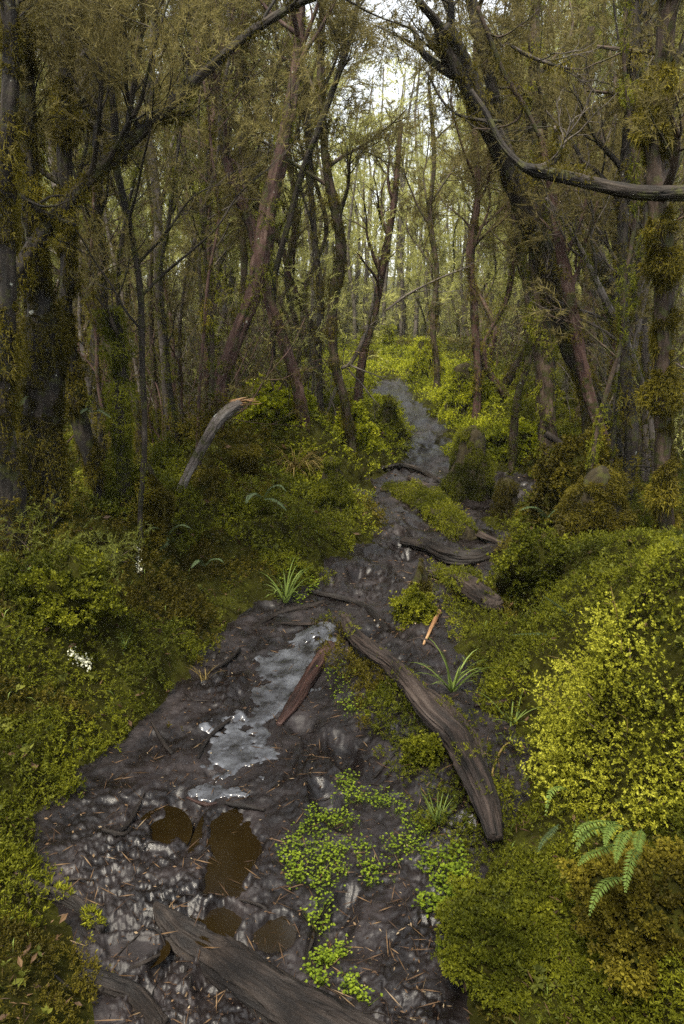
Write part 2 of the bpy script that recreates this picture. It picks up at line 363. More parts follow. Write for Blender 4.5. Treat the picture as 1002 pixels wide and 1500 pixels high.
M['redlog'] = barkmat('red_wood', [(.33,(.006,.003,.0022)),(.46,(.022,.010,.0075)),(.6,(.050,.024,.018)),(.8,(.11,.07,.058))], 12, 40, bump=.9, rough=.5, coat=.1)
M['splinter'] = barkmat('fresh_split_wood', [(.3,(.12,.055,.025)),(.5,(.27,.15,.07)),(.7,(.42,.28,.15))], 12, 60, bump=.6)
M['stump'] = barkmat('rotten_stump', [(.3,(.006,.0045,.002)),(.5,(.020,.015,.006)),(.7,(.042,.034,.014))], 3, 20, moss=.3, rough=.95, bump=1.)
# ------------------------------------------------------------------ ground sheets
def build_ground():
    t = np.linspace(-1, 1, 721)
    u = np.where(np.abs(t) < .78, t, np.sign(t)*(.78+(np.abs(t)-.78)*1.0)); u = u*.92
    ne = 16; fe = (np.arange(1, ne+1)/ne)**2.5
    y = [-60, -30, -15, -8, -5, -3, -2, -1, -.5, 0., .3, .5, .6, .7]
    yy = .75
    while yy < 30: y.append(yy); yy *= 1.0042 if yy < 9 else 1.012
    while yy < 300: y.append(yy); yy *= 1.12
    y = np.array(y); X = u[None]*np.maximum(y, .9)[:, None]; E = X[:, -1:]+(300-X[:, -1:])*fe[None]
    X = np.concatenate([-E[:, ::-1], X, E], 1); Y = np.repeat(y[:, None], X.shape[1], 1)
    z, d = raw_h(X.ravel(), Y.ravel())
    V = np.stack([X.ravel(), Y.ravel(), z], -1); ny, nx = X.shape
    i = np.arange(ny-1)[:, None]*nx; j = np.arange(nx-1)[None]
    Q = np.stack([i+j, i+j+1, i+nx+j+1, i+nx+j], -1).reshape(-1, 4)
    mudm = d[Q].mean(1) < .015
    for sel, nm, mt in ((mudm, 'trail', 'mud'), (~mudm, 'ground', 'soil')):
        q = Q[sel]; used = np.unique(q); re = np.full(len(V), -1); re[used] = np.arange(len(used))
        mb = MB(); mb.add(V[used], re[q]); o = mb.build(nm, M[mt], smooth=True); o['kind'] = 'structure'
build_ground()
# puddles: water and silt films lying in their hollows
PL = {'brown': ['brown water puddle in a boot-shaped hollow', 'small brown puddle beside the long one', 'brown puddle under the long one', 'brown puddle at the upper side of the big muddy root', 'shallow brown puddle near the mossy edge'],
      'silt': ['silt film with painted sky sheen beside the dark twig', 'wet silt flat with painted sky sheen beside the red plank', 'speckled silt patch over the brown puddle', 'wet silt film under the thin stick']}
cnt = {'brown': 0, 'silt': 0}
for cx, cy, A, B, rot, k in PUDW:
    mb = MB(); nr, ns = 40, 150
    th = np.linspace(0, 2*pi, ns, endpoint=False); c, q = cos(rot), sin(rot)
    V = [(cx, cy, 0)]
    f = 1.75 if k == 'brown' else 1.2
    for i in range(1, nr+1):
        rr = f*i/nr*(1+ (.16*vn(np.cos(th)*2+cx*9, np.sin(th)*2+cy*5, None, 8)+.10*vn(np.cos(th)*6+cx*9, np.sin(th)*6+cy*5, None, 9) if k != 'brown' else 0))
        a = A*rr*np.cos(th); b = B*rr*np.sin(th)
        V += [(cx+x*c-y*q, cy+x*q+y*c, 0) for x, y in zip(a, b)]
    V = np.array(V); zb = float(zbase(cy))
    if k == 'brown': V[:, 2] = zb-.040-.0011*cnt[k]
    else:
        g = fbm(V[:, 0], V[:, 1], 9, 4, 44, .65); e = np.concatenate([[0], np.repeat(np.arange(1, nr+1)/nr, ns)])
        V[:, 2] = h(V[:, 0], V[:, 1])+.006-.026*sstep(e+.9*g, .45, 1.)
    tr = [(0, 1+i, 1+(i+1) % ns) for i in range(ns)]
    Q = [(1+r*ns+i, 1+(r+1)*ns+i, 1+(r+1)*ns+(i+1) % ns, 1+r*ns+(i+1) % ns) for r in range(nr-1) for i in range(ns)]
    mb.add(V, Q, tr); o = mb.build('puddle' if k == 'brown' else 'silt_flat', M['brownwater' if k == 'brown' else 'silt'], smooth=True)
    o['kind'] = 'structure'; o['label'] = PL[k][cnt[k]]; cnt[k] += 1
# ------------------------------------------------------------------ moss carpet
LOGPATHS = {}
def moss_extra(x, y):
    """coverage 0..1 of moss growing on the muddy part (hump along the long root)"""
    isl = polydist(x, y, ISLE)
    a = 1-sstep(isl+.05*fbm(x, y, 9, 3, 83), .06, .15)
    a = a*sstep(polydist(x, y, ROOTW), .022, .05)
    i2 = np.minimum(polydist(x, y, ISLE2), polydist(x, y, ISLE3))
    return np.maximum(a, .6*(1-sstep(i2+.16*fbm(x, y, 7, 3, 85), .05, .16)))
def moss_carpet():
    r = np.random.RandomState(3)
    n = 390000
    u = r.uniform(-1.05, 1.05, n); y = .95*np.exp(r.uniform(0, math.log(30/.95), n)); x = u*(y+.6)
    z, d = raw_h(x, y)
    cov = sstep(d+.21*fbm(x, y, 6, 4, 84, .65), .0, .12)
    cov = np.maximum(cov, moss_extra(x, y)*.9)
    patch = fbm(x, y, 2.6, 4, 90)
    dens = .92-.72*sstep(patch, .02, .36)
    keep = r.rand(n) < cov*dens
    x, y, z, d = x[keep], y[keep], z[keep], d[keep]; n = len(x)
    e = .03
    nx = (h(x-e, y)-h(x+e, y))/(2*e); ny = (h(x, y-e)-h(x, y+e))/(2*e)
    Nn = nrm(np.stack([nx, ny, np.ones(n)], -1))
    size = .0066*np.clip(y, .9, 30)**.66*(1+.4*fbm(x, y, 3, 2, 95))
    # yellow moss of the far clearing and trail, its sunlight put into a brighter colour
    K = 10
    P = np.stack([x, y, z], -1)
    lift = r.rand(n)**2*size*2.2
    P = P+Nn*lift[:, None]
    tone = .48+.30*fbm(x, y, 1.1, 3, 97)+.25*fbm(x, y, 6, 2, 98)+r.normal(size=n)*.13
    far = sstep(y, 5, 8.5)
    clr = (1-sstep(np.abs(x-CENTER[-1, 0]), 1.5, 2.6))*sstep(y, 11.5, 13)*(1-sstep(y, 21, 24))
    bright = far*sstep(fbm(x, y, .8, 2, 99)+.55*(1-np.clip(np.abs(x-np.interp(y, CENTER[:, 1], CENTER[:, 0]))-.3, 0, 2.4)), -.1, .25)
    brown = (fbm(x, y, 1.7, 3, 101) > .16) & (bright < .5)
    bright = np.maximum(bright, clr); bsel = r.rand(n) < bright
    for sel, nm, mt, lb in ((bsel, 'sunlit_moss', 'mossbright', 0), (~bsel & brown, 'brown_moss', 'mossbrown', 0), (~bsel & ~brown, 'moss', 'moss', 0)):
        mb = MB(); p = np.repeat(P[sel], K, 0); m = len(p); nn = np.repeat(Nn[sel], K, 0)
        D = nrm(nn*.7+rdir(m, r)*.95); s = np.repeat(size[sel], K)*r.uniform(.6, 1.5, m)
        ax = nrm(Nn[sel]+rdir(sel.sum(), r)*.45); p = p+np.repeat(ax*size[sel][:, None], K, 0)*r.uniform(0, 2.4, m)[:, None]
        blades(mb, p, D, s, s*.17, np.clip(np.repeat(tone[sel], K)+r.normal(size=m)*.1, 0, 1), True, r)
        o = mb.build(nm, M[mt]); o['kind'] = 'stuff'
    q = r.choice(n, 7000); gz = fbm(x[q], y[q], 1.3, 3, 140) > -.05; q = q[gz]; m = len(q); mb = MB()
    D = nrm(rdir(m, r)*.6+np.array([0, -.1, 1.])); L2 = (.018+.016*y[q]**.8)*r.uniform(.5, 1.6, m)
    blades(mb, P[q], D, L2, .0009+.0004*y[q], r.rand(m), True, r, .35); o = mb.build('grass', M['grass']); o['kind'] = 'stuff'
moss_carpet()
# ------------------------------------------------------------------ trees
def moss_on(mb, C, R, n, L, r, cover=.6, hang=.5, ph=0., tone=.5, G=None, top=-9., K=5):
    """moss tufts on the surface grid G of a stem with centreline C"""
    seg = np.linalg.norm(np.diff(C, axis=0), axis=1); wts = seg*(R[:-1]+.01); wts /= wts.sum()
    ns = G.shape[1]; k = r.choice(len(C)-1, n*3, p=wts); j = r.randint(ns, size=n*3); j2 = (j+1) % ns
    f = r.rand(n*3)[:, None]; g_ = r.rand(n*3)[:, None]
    p = (G[k, j]*(1-g_)+G[k, j2]*g_)*(1-f)+(G[k+1, j]*(1-g_)+G[k+1, j2]*g_)*f
    out = nrm(p-(C[k]*(1-f)+C[k+1]*f))
    g = fbm(p[:, 0]+ph, p[:, 1]-ph, 7.5, 3, 60, z=p[:, 2])
    keep = np.where((g > (.5-cover)*.9) & (out[:, 2]+g*.8 > top))[0][:n]
    p, out, g = p[keep], out[keep], g[keep]; m = len(p)
    if m == 0: return
    thick = np.clip(g-(.5-cover)*.9+.25*fbm(p[:, 0]-ph, p[:, 1]+ph, 13, 2, 63, z=p[:, 2]), 0, .6)*L*6.5*r.rand(m)
    p = p+out*thick[:, None]-out*L*.1
    P = np.repeat(p, K, 0); O = np.repeat(out, K, 0)
    D = nrm(O*.8+rdir(len(P), r)*.9+np.array([0, 0, -1.])*hang)
    l = L*r.uniform(.5, 1.5, len(P)); hs = r.rand(len(P)) < .05; l = np.where(hs, l*2.6, l); D = np.where(hs[:, None], nrm(D*.4+np.array([0, 0, -1.])), D)
    blades(mb, P, D, l, np.minimum(l*.15, L*.11), np.clip(np.repeat(tone+g*.8, K)+r.normal(size=len(P))*.16, 0, 1), True, r)
def sprays(mb, O, D, L, k, r, w=.0022, needle=.028, droop=.25, tone=.5):
    """feathery heather twigs: O origins, D directions, L lengths, k needles each"""
    n = len(O)
    if n == 0: return
    side = nrm(np.cross(D, rdir(n, r)))
    t = np.tile(np.linspace(.08, 1, k), n)+r.uniform(-.02, .02, n*k)
    o = np.repeat(O, k, 0); d = np.repeat(D, k, 0); l = np.repeat(L, k)[:, None]; t_ = t[:, None]
    p = o+d*l*t_+np.array([0, 0, -1.])*l*droop*t_**2+np.repeat(side, k, 0)*l*.12*np.sin(t_*4+np.repeat(r.rand(n)*6, k)[:, None])
    dd = nrm(d*1.05+rdir(n*k, r)*.85+np.array([0, 0, -1.])*droop*t_)
    ln = needle*r.uniform(.6, 1.6, n*k)*(1.25-t*.5)
    tn = np.clip(np.repeat(tone+r.normal(size=n)*.16, k)+r.normal(size=n*k)*.09, 0, 1)
    blades(mb, p, dd, ln, w, tn, False, r)
    # the twig itself as two long thin slivers
    blades(mb, O, nrm(D+np.array([0, 0, -1.])*droop*.3), L*.7, w*.8, np.full(n, .12), False, r)
def limb(mb, p0, d0, L, r0, r, up=.25, wig=.5, depth=1, tips=None, sides=6, nsub=4):
    n = 7; P = [p0]; d = d0
    for i in range(n-1):
        d = nrm(d+r.normal(size=3)*wig*.35+np.array([0, 0, up*.35])); P.append(P[-1]+d*L/(n-1))
    P = np.array(P); R = np.linspace(r0, r0*.25, n)
    C, rr, _ = tube(mb, P, R, sides, n*3, .15, r.randint(99), cap=True)
    if tips is not None:
        for i in range(max(2, len(C)//3), len(C), 2): tips.append((C[i], nrm(C[i]-C[i-1])))
    if depth > 0:
        for s in range(nsub):
            i = int(len(C)*r.uniform(.25, .95)); t = nrm(C[min(i+1, len(C)-1)]-C[i-1])
            limb(mb, C[i], nrm(t+rdir(1, r)[0]*.9), L*r.uniform(.3, .6), max(rr[i]*.55, .0022), r, up, wig, depth-1, tips, 4, 3)
def make_tree(name, label, P, R, seed, bark='brown', nlimb=5, llen=1.2, lz=(.5, 1.), moss=200, mlen=.03, mosscover=.6, mossmat='mossbrown', spray=140, slen=.28, nneed=26, needle=.03, w=.0022,
              foliage='heath', sides=10, group=None, up=.3, droop=.3, cat='tree', lump=.14, limbdir=None, depth=2, shown=True, tone=.5, wig=.5, topmat=None):
    r = np.random.RandomState(seed)
    P = np.array(P, float); base = P[0].copy()
    T = thing(name, label, cat, base, group)
    Pl = P-base; mb = MB(); C, rr, fr = tube(mb, Pl, R, int(sides*2.2) if shown else sides, max(24, len(P)*9), lump*(2.2 if mosscover > .52 else 1.2), seed, ridge=.3)
    # root flare
    mb.build('trunk', M[bark], T, True)
    tips = []
    for i in range(nlimb):
        t = r.uniform(*lz); k = min(int(t*(len(C)-1)), len(C)-2); tan = nrm(C[k+1]-C[k])
        d = rdir(1, r)[0]; d[2] = abs(d[2])*.4
        if limbdir is not None: d = d*.7+np.array(limbdir)
        d = nrm(d+tan*.7); lb = MB()
        limb(lb, C[k]-d*rr[k]*.3, d, llen*r.uniform(.6, 1.3), max(rr[k]*.5, .006), r, up, wig, depth, tips, 6)
        lb.build('limb', M[bark], T, True)
    tips.append((C[-1], nrm(C[-1]-C[-2])))
    if spray:
        k = r.randint(len(tips), size=spray); O = np.array([tips[i][0] for i in k]); D = np.array([tips[i][1] for i in k])
        D = nrm(D+rdir(spray, r)*.75+np.array([0, 0, .15])); fb = MB()
        sprays(fb, O+r.normal(size=O.shape)*.02, D, slen*r.uniform(.5, 1.3, spray), nneed, r, w, needle, droop, tone)
        fb.build('foliage', M[foliage], T)
    if moss:
        mm = MB(); moss_on(mm, C, rr, int(moss*3.6), mlen*.62, r, mosscover, .5, seed*1.3, G=fr[3])
        mm.build('moss', M[mossmat], T)
    return T
def trace(pts, Y0, Y1=None, base=True):
    """photo pixels -> world points, first at distance Y0, last at Y1; base: foot in the ground"""
    Y1 = Y0 if Y1 is None else Y1; n = len(pts); P = []; R = []
    for i, (px, py, w) in enumerate(pts):
        Y = Y0+(Y1-Y0)*i/(n-1); P.append(at(px, py, Y)); R.append(w*depth_scale(Y)/2*.82)
    if base:
        g = h1(P[0][0], P[0][1]); z = P[0][2]
        if z > g+.02:
            P.insert(0, np.array([P[0][0], P[0][1], g-.05])); R.insert(0, R[0]*1.15)
        else:
            P[0][2] = g-.05
    return P, R
# name of bark, pts (from foot upwards), distance, options
TR = [
 # --- side of the snapped branch
 dict(l='thick mossy black trunk at the dark edge, furred with brown moss', b='dark', Y=3.6, p=[(62,760,70),(60,640,66),(66,520,60),(52,400,34),(44,280,26),(40,150,24),(30,20,22)], m=2600, ml=.03, mm='mossbrown', mc=.85, nl=5, ll=.8, lz=(.5,1), sp=170),
 dict(l='slim moss-crusted trunk beside the thick black one, yellow moss on its bark', b='dark', Y=4.0, p=[(150,720,30),(112,600,28),(98,470,24),(100,330,24),(92,200,24),(96,60,18),(98,-80,14)], m=1500, ml=.03, mm='mossbrown', mc=.55, nl=6, ll=.9, sp=200),
 dict(l='long dark trunk slanting up from the dark edge across other trunks', b='dark', Y=3.3, Y1=3.9, p=[(-40,520,26),(20,410,26),(80,320,24),(160,235,20),(230,170,18),(310,95,15),(370,45,12),(440,5,9),(540,-30,6)], m=900, ml=.025, mc=.7, nl=9, ll=.9, lz=(.3,1.), sp=420, lean=1),
 dict(l='thin black stem forking out of the slanting trunk, straight and bare', b='dark', Y=3.7, p=[(205,760,9),(212,640,10),(208,520,10),(205,420,11),(190,330,11),(172,250,12),(166,160,11),(152,60,9),(146,-60,8)], m=120, ml=.02, nl=6, ll=.9, lz=(.3,.95), sp=180),
 dict(l='thin black stem rising beside the straight bare one', b='dark', Y=3.8, p=[(182,240,9),(190,160,9),(204,80,8),(212,-30,7)], nobase=1, m=0, nl=4, ll=.6, lz=(.2,1), sp=120),
 dict(l='pale grey trunk behind the slanting trunk', b='grey', Y=6.2, p=[(246,640,13),(240,520,13),(232,400,14),(232,340,15),(228,270,15),(216,190,13),(222,100,11),(230,-40,9)], m=150, ml=.03, nl=5, ll=1.2, sp=200),
 dict(l='big reddish trunk leaning out from the snapped branch', b='red', Y=6.0, Y1=6.5, p=[(312,640,30),(322,570,29),(345,500,28),(372,430,29),(384,370,30),(394,300,28),(412,220,24),(428,140,20),(438,60,16),(442,-40,13)], m=500, ml=.03, mc=.35, nl=6, ll=1.2, lz=(.6,1), sp=320, sides=14),
 dict(l='purplish trunk crossing behind the big reddish one, foot on the bright moss', b='red', Y=6.6, p=[(446,640,24),(440,590,22),(426,530,19),(405,470,19),(388,420,17),(372,340,18),(345,275,18),(330,225,16),(318,130,13),(300,20,10)], m=350, ml=.03, mc=.35, nl=6, ll=1.2, lz=(.55,1), sp=280, sides=12),
 dict(l='sinuous grey-brown trunk at the edge of the path, orange moss on its bends', b='brown', Y=7.4, p=[(515,650,16),(505,590,16),(492,540,16),(486,480,18),(490,430,18),(500,370,18),(492,310,16),(478,240,14),(472,160,13),(470,60,12),(478,-40,10)], m=900, ml=.035, mc=.5, nl=6, ll=1.3, lz=(.55,1), sp=300, sides=12),
 dict(l='slim branch-like trunk crossing before the sinuous one', b='dark', Y=7.0, p=[(400,560,9),(400,480,9),(404,400,10),(422,330,10),(444,250,10),(470,180,10),(492,120,9),(515,50,8),(530,-30,6)], m=150, ml=.03, nl=5, ll=.9, sp=220),
 dict(l='dark trunk with gold moss just behind the sinuous one', b='dark', Y=8.2, p=[(470,600,12),(466,520,11),(470,440,12),(462,360,11),(456,290,10),(452,200,10),(440,80,9),(430,-20,7)], m=500, ml=.035, mc=.5, nl=5, ll=1.2, sp=260),
 dict(l='pinkish trunk leaning over the path below the bright gap', b='red', Y=9.5, p=[(524,590,16),(532,520,15),(548,460,14),(560,400,13),(572,330,11),(580,270,9),(588,180,7)], m=250, ml=.04, mc=.3, nl=7, ll=1., lz=(.35,1), sp=40, fol='heathlight'),
 dict(l='short mossy snag with a rounded gold top between dark stems', b='dark', Y=3.9, p=[(175,640,24),(176,560,22),(172,500,22),(160,450,24)], m=900, ml=.03, mc=.95, nl=2, ll=.3, sp=0),
 dict(l='dark leaning limb-like trunk over the mossy snag', b='brown', Y=4.6, p=[(200,600,14),(172,540,14),(150,490,15),(130,440,14),(108,400,10),(92,340,8)], m=500, ml=.025, mc=.7, nl=4, ll=.5, sp=40),
 dict(l='forked mossy trunk behind the long slanting trunk', b='dark', Y=5.0, p=[(146,700,18),(150,610,18),(138,520,16),(148,430,14),(140,330,13),(150,220,12),(140,100,11),(150,-40,10)], m=700, ml=.03, mc=.8, nl=7, ll=1., lz=(.4,1), sp=320),
 dict(l='reddish upright trunk in the shade behind the pale grey one', b='red', Y=7.5, p=[(300,600,15),(302,500,15),(306,400,15),(304,300,14),(310,200,13),(322,80,11),(330,-50,9)], m=350, ml=.035, mc=.4, nl=6, ll=1.3, sp=300),
 dict(l='brown trunk between the reddish upright and the big leaning one', b='brown', Y=8.6, p=[(352,600,11),(346,500,12),(358,400,12),(350,290,11),(362,180,10),(356,60,9),(366,-50,8)], m=350, ml=.04, mc=.5, nl=6, ll=1.4, sp=320),
 dict(l='mossy trunk cut by the picture edge beside the thick black one', b='dark', Y=3.1, p=[(8,700,50),(2,560,40),(12,420,30),(8,260,26),(16,90,22),(6,-60,18)], m=1300, ml=.028, mc=.55, nl=5, ll=.7, sp=200),
 dict(l='crooked twin stem behind the sinuous trunk', b='brown', Y=10., p=[(430,590,10),(438,500,10),(420,410,10),(434,310,9),(418,200,9),(430,80,8),(420,-30,7)], m=250, ml=.045, nl=6, ll=1.5, sp=300),
 # --- side of the yellow shrub
 dict(l='broad black trunk leaning from the shrub bank with a snapped top', b='dark', Y=5.4, Y1=5.0, p=[(905,700,46),(880,610,40),(850,540,36),(828,470,36),(800,390,36),(775,320,36),(742,240,34),(708,170,34),(680,110,34),(655,62,34),(644,44,30)], m=1900, ml=.026, mc=.6, nl=4, ll=.6, lz=(.8,1), sp=90, sides=16, up=-.1, droop=.8, ldir=(-.5,-.1,.1), fol='heath', needle=.04),
 dict(l='reddish-grey trunk with white lichen spots leaning before the broad black one', b='red', Y=5.0, p=[(905,700,22),(885,645,22),(866,590,22),(850,520,20),(838,450,20),(826,390,19),(815,330,17),(806,270,13),(790,190,10)], m=250, ml=.025, mc=.35, nl=3, ll=.6, sp=60, sides=12),
 dict(l='stout dark brown trunk standing upright at the path side of the leaning ones', b='brown', Y=6.4, p=[(806,690,34),(802,620,34),(800,550,36),(794,490,36),(792,430,32),(786,340,26),(790,220,20),(782,100,16),(786,-40,12)], m=900, ml=.035, mc=.5, nl=6, ll=1.1, lz=(.6,1), sp=300, sides=14),
 dict(l='black bent trunk standing behind the broad leaning one', b='dark', Y=6.8, p=[(915,600,20),(906,540,18),(900,470,20),(892,420,24),(872,380,22),(846,345,18),(815,300,14),(790,240,12),(770,150,10)], m=700, ml=.03, mc=.6, nl=6, ll=1., sp=240),
 dict(l='dark double trunk rising out of the top near the long bare branch', b='dark', Y=4.6, p=[(925,640,22),(915,520,18),(912,400,16),(914,270,20),(924,170,20),(926,80,24),(934,-60,26)], m=600, ml=.025, mc=.5, nl=5, ll=.7, sp=200),
 dict(l='orange-mossed trunk along the edge above the yellow shrub', b='brown', Y=3.6, p=[(978,860,34),(972,700,28),(968,560,26),(972,420,30),(964,300,34),(960,180,28),(975,60,26),(985,-60,22)], m=2200, ml=.036, mc=.55, nl=5, ll=.6, sp=160, mm='mossbrown'),
 dict(l='red-brown trunk in the second row behind the upright stout one', b='red', Y=9.5, p=[(700,560,13),(697,500,14),(694,440,13),(690,380,11),(700,280,10),(694,160,9),(700,20,8)], m=300, ml=.045, mc=.4, nl=7, ll=1.5, sp=360),
 dict(l='brown trunk glimpsed between the stout upright and the black bent one', b='brown', Y=8.6, p=[(868,600,22),(866,520,22),(862,440,20),(866,340,17),(858,200,14),(866,40,11)], m=500, ml=.04, mc=.5, nl=6, ll=1.4, sp=380),
 dict(l='pale crooked trunk with many bare lichened limbs', b='grey', Y=4.9, p=[(960,700,10),(950,600,10),(925,520,12),(895,455,12),(868,400,9),(840,345,7),(800,290,6)], m=250, ml=.025, nl=8, ll=.7, lz=(.2,1), sp=60, bark2=1),
 dict(l='thin pale stem hung with lichen beneath the long bare branch', b='grey', Y=5.6, p=[(905,560,9),(914,470,9),(916,390,9),(908,320,8),(890,240,7),(872,150,6)], m=120, ml=.025, nl=6, ll=.7, lz=(.2,1), sp=80),
 dict(l='dark trunk topping out behind the snapped black one', b='dark', Y=6.2, p=[(860,640,16),(840,520,15),(800,400,16),(768,300,17),(740,210,17),(722,130,18),(700,40,18),(680,-40,16)], m=600, ml=.03, mc=.5, nl=6, ll=.9, lz=(.6,1), sp=200, droop=.6),
 dict(l='slim trunk with gold moss leaning over the bright moss patch', b='brown', Y=7.4, p=[(755,600,14),(765,560,13),(775,520,12),(776,470,10),(765,390,9),(752,300,8),(756,180,7),(745,60,6)], m=450, ml=.04, mc=.6, nl=5, ll=1., sp=240),
 dict(l='brown trunk of the third row beside the far clearing', b='brown', Y=13, p=[(640,540,11),(634,470,10),(640,400,9),(630,320,8),(636,230,7),(628,120,6)], m=250, ml=.06, nl=7, ll=1.8, sp=420, needle=.05, w=.004),
 dict(l='grey trunk behind the orange-mossed edge trunk', b='grey', Y=5.6, p=[(944,700,16),(948,560,15),(938,420,15),(950,260,14),(944,100,12),(956,-50,10)], m=500, ml=.03, mc=.5, nl=6, ll=.8, sp=260),
]
for i, t in enumerate(TR):
    P, R = trace(t['p'], t['Y'], t.get('Y1'), not t.get('nobase'))
    make_tree('heather_tree', t['l'], P, R, 100+i*7, t['b'], t.get('nl', 5), t.get('ll', 1.), t.get('lz', (.5, 1.)), t.get('m', 200), t.get('ml', .03), t.get('mc', .5), t.get('mm', 'mossbrown' if i % 3 else 'moss'),
              int(t.get('sp', 150)*1.5), t.get('slen', .3), 34, t.get('needle', .032+.003*t['Y']/4), t.get('w', .0009+.0003*t['Y']), t.get('fol', 'heath'), t.get('sides', 10), None, t.get('up', .3), t.get('droop', .35), 'tree', .14, t.get('ldir'))
rr_ = np.random.RandomState(303)
for side, (xa, xb, lb) in enumerate([(70, 330, 'thin crooked stem in the tangle by the snapped branch, {} from the dark edge'), (880, 1000, 'thin crooked stem in the tangle above the yellow shrub, {} from the shrub bank edge')]):
    m = 15 if side == 0 else 8
    for j in range(m):
        x0 = xa+(xb-xa)*(j+rr_.rand()*.8)/m; Y = rr_.uniform(4.2, 7.); yb = 560+480/Y; ph = rr_.rand()*6; ln = rr_.uniform(-60, 70)
        pts = [(x0+ln*t+18*sin(t*6+ph)+rr_.normal()*4, yb-t*(yb+20)*rr_.uniform(.97, 1.), (8-4*t)*rr_.uniform(.7, 1.2)) for t in np.linspace(0, 1, 9)]
        P, R = trace(pts, Y, Y+rr_.uniform(-.5, .5))
        make_tree('crooked_sapling', lb.format(['first', 'second', 'third', 'fourth', 'fifth', 'sixth', 'seventh', 'eighth', 'ninth', 'tenth', 'eleventh', 'twelfth', 'thirteenth', 'fourteenth', 'fifteenth'][j]), P, R, 3000+side*50+j, ['brown', 'red', 'dark', 'grey'][j % 4], 5, .6, (.2, 1.), 260, .03, .5, 'mossbrown' if j % 2 else 'moss', 50, .25, 26, .04, .0026, 'heath', 6, 'thin crooked stems in the tangle', .2, .4, depth=2)
# ---- the wood behind: copies of seven grown trees
PROTO = []
for k in range(7):
    r = np.random.RandomState(900+k); H = r.uniform(5.5, 7.5); lean = r.uniform(-.9, .9); ph = r.rand()*6
    n = 8; P = [np.array([lean*(i/(n-1))**1.2+.28*sin(i*1.5+ph)*min(i, 1)+r.normal()*.10*min(i, 1), .25*cos(i*1.3+ph)*min(i, 1)+r.normal()*.10*min(i, 1), H*i/(n-1)]) for i in range(n)]
    R = np.linspace(.055, .014, n)*r.uniform(.75, 1.25); R[0] *= 1.4
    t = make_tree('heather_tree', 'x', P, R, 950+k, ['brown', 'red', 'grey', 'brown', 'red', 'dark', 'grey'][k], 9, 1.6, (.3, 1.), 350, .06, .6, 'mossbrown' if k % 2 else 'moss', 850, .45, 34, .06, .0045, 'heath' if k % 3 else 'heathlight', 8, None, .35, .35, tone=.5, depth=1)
    PROTO.append(t)
BARKW = ['brown', 'reddish', 'grey', 'brown', 'reddish', 'dark', 'grey']
def copy_tree(root):
    c = root.copy(); COL.objects.link(c)
    for ch in root.children:
        d = ch.copy(); COL.objects.link(d); d.parent = c
    return c
def cx_at(y): return float(np.interp(y, CENTER[:, 1], CENTER[:, 0])) if y < 18 else CENTER[-1, 0]+.0*(y-18)
r = np.random.RandomState(77); spots = []
BANDS = [(7.5, 10.5, 8, 'just behind the traced front trunks'), (10.5, 14, 12, ''), (14, 19, 13, ''), (19, 27, 20, '')]
for bi, (a, b, n, _) in enumerate(BANDS):
    for sd in (-1, 1):
        got = 0; tries = 0
        while got < n and tries < 4000:
            tries += 1
            y = r.uniform(a, b); gap = .9 if y < 12 else (1.5 if y < 20 else .6)
            x = cx_at(y)+sd*r.uniform(gap, .62*y+1.0 + (0 if y > 12 else 1))
            if y > 11 and abs(x/y-.062) < .075 and y < 17: continue
            if all((x-s[0])**2+(y-s[1])**2 > (.7+.02*y)**2 for s in spots):
                spots.append((x, y, bi, sd)); got += 1
ORD = ['first', 'second', 'third', 'fourth', 'fifth', 'sixth', 'seventh', 'eighth', 'ninth', 'tenth', 'eleventh', 'twelfth', 'thirteenth', 'fourteenth', 'fifteenth', 'sixteenth', 'seventeenth', 'eighteenth', 'nineteenth', 'twentieth', 'twenty-first', 'twenty-second', 'twenty-third', 'twenty-fourth', 'twenty-fifth', 'twenty-sixth', 'twenty-seventh', 'twenty-eighth', 'twenty-ninth', 'thirtieth']
ROW = ['nearer ranks', 'middle ranks', 'deeper ranks', 'farthest ranks']
SIDE = {-1: 'past the snapped branch', 1: 'past the yellow shrub'}
def ordn(n):
    if n <= 30: return ORD[n-1]
    t = {3: 'thirty', 4: 'forty', 5: 'fifty', 6: 'sixty'}[n//10]
    return t.replace('y', 'ieth') if n % 10 == 0 else t+'-'+ORD[n % 10-1]
first = set()
for bi in range(4):
    for sd in (-1, 1):
        S = sorted([s for s in spots if s[2] == bi and s[3] == sd], key=lambda s: abs(s[0]/s[1]-.06))
        for j, (x, y, _, _) in enumerate(S):
            k = r.randint(7) if (bi == 0 or r.rand() < .3) else [0, 3, 6][r.randint(3)]; o = PROTO[k] if k not in first else copy_tree(PROTO[k]); first.add(k)
            s = r.uniform(.8, 1.15)*(1 if y < 19 else 1.15)
            if abs(x-cx_at(y)) < 2.2 and y > 14: s *= .62
            o.location = (x, y, h1(x, y)-.06); o.rotation_euler = (r.uniform(-.12, .12), r.uniform(-.14, .14), r.uniform(0, 6.28)); o.scale = (s, s, s)
            o['label'] = f'{BARKW[k]} heather tree, {ORD[j]} from the path in {ROW[bi]} {SIDE[sd]}'
            o['group'] = 'heather trees crowding the wood behind'
for k in range(7):
    if k not in first:
        for ch in list(PROTO[k].children): bpy.data.objects.remove(ch)
        bpy.data.objects.remove(PROTO[k])
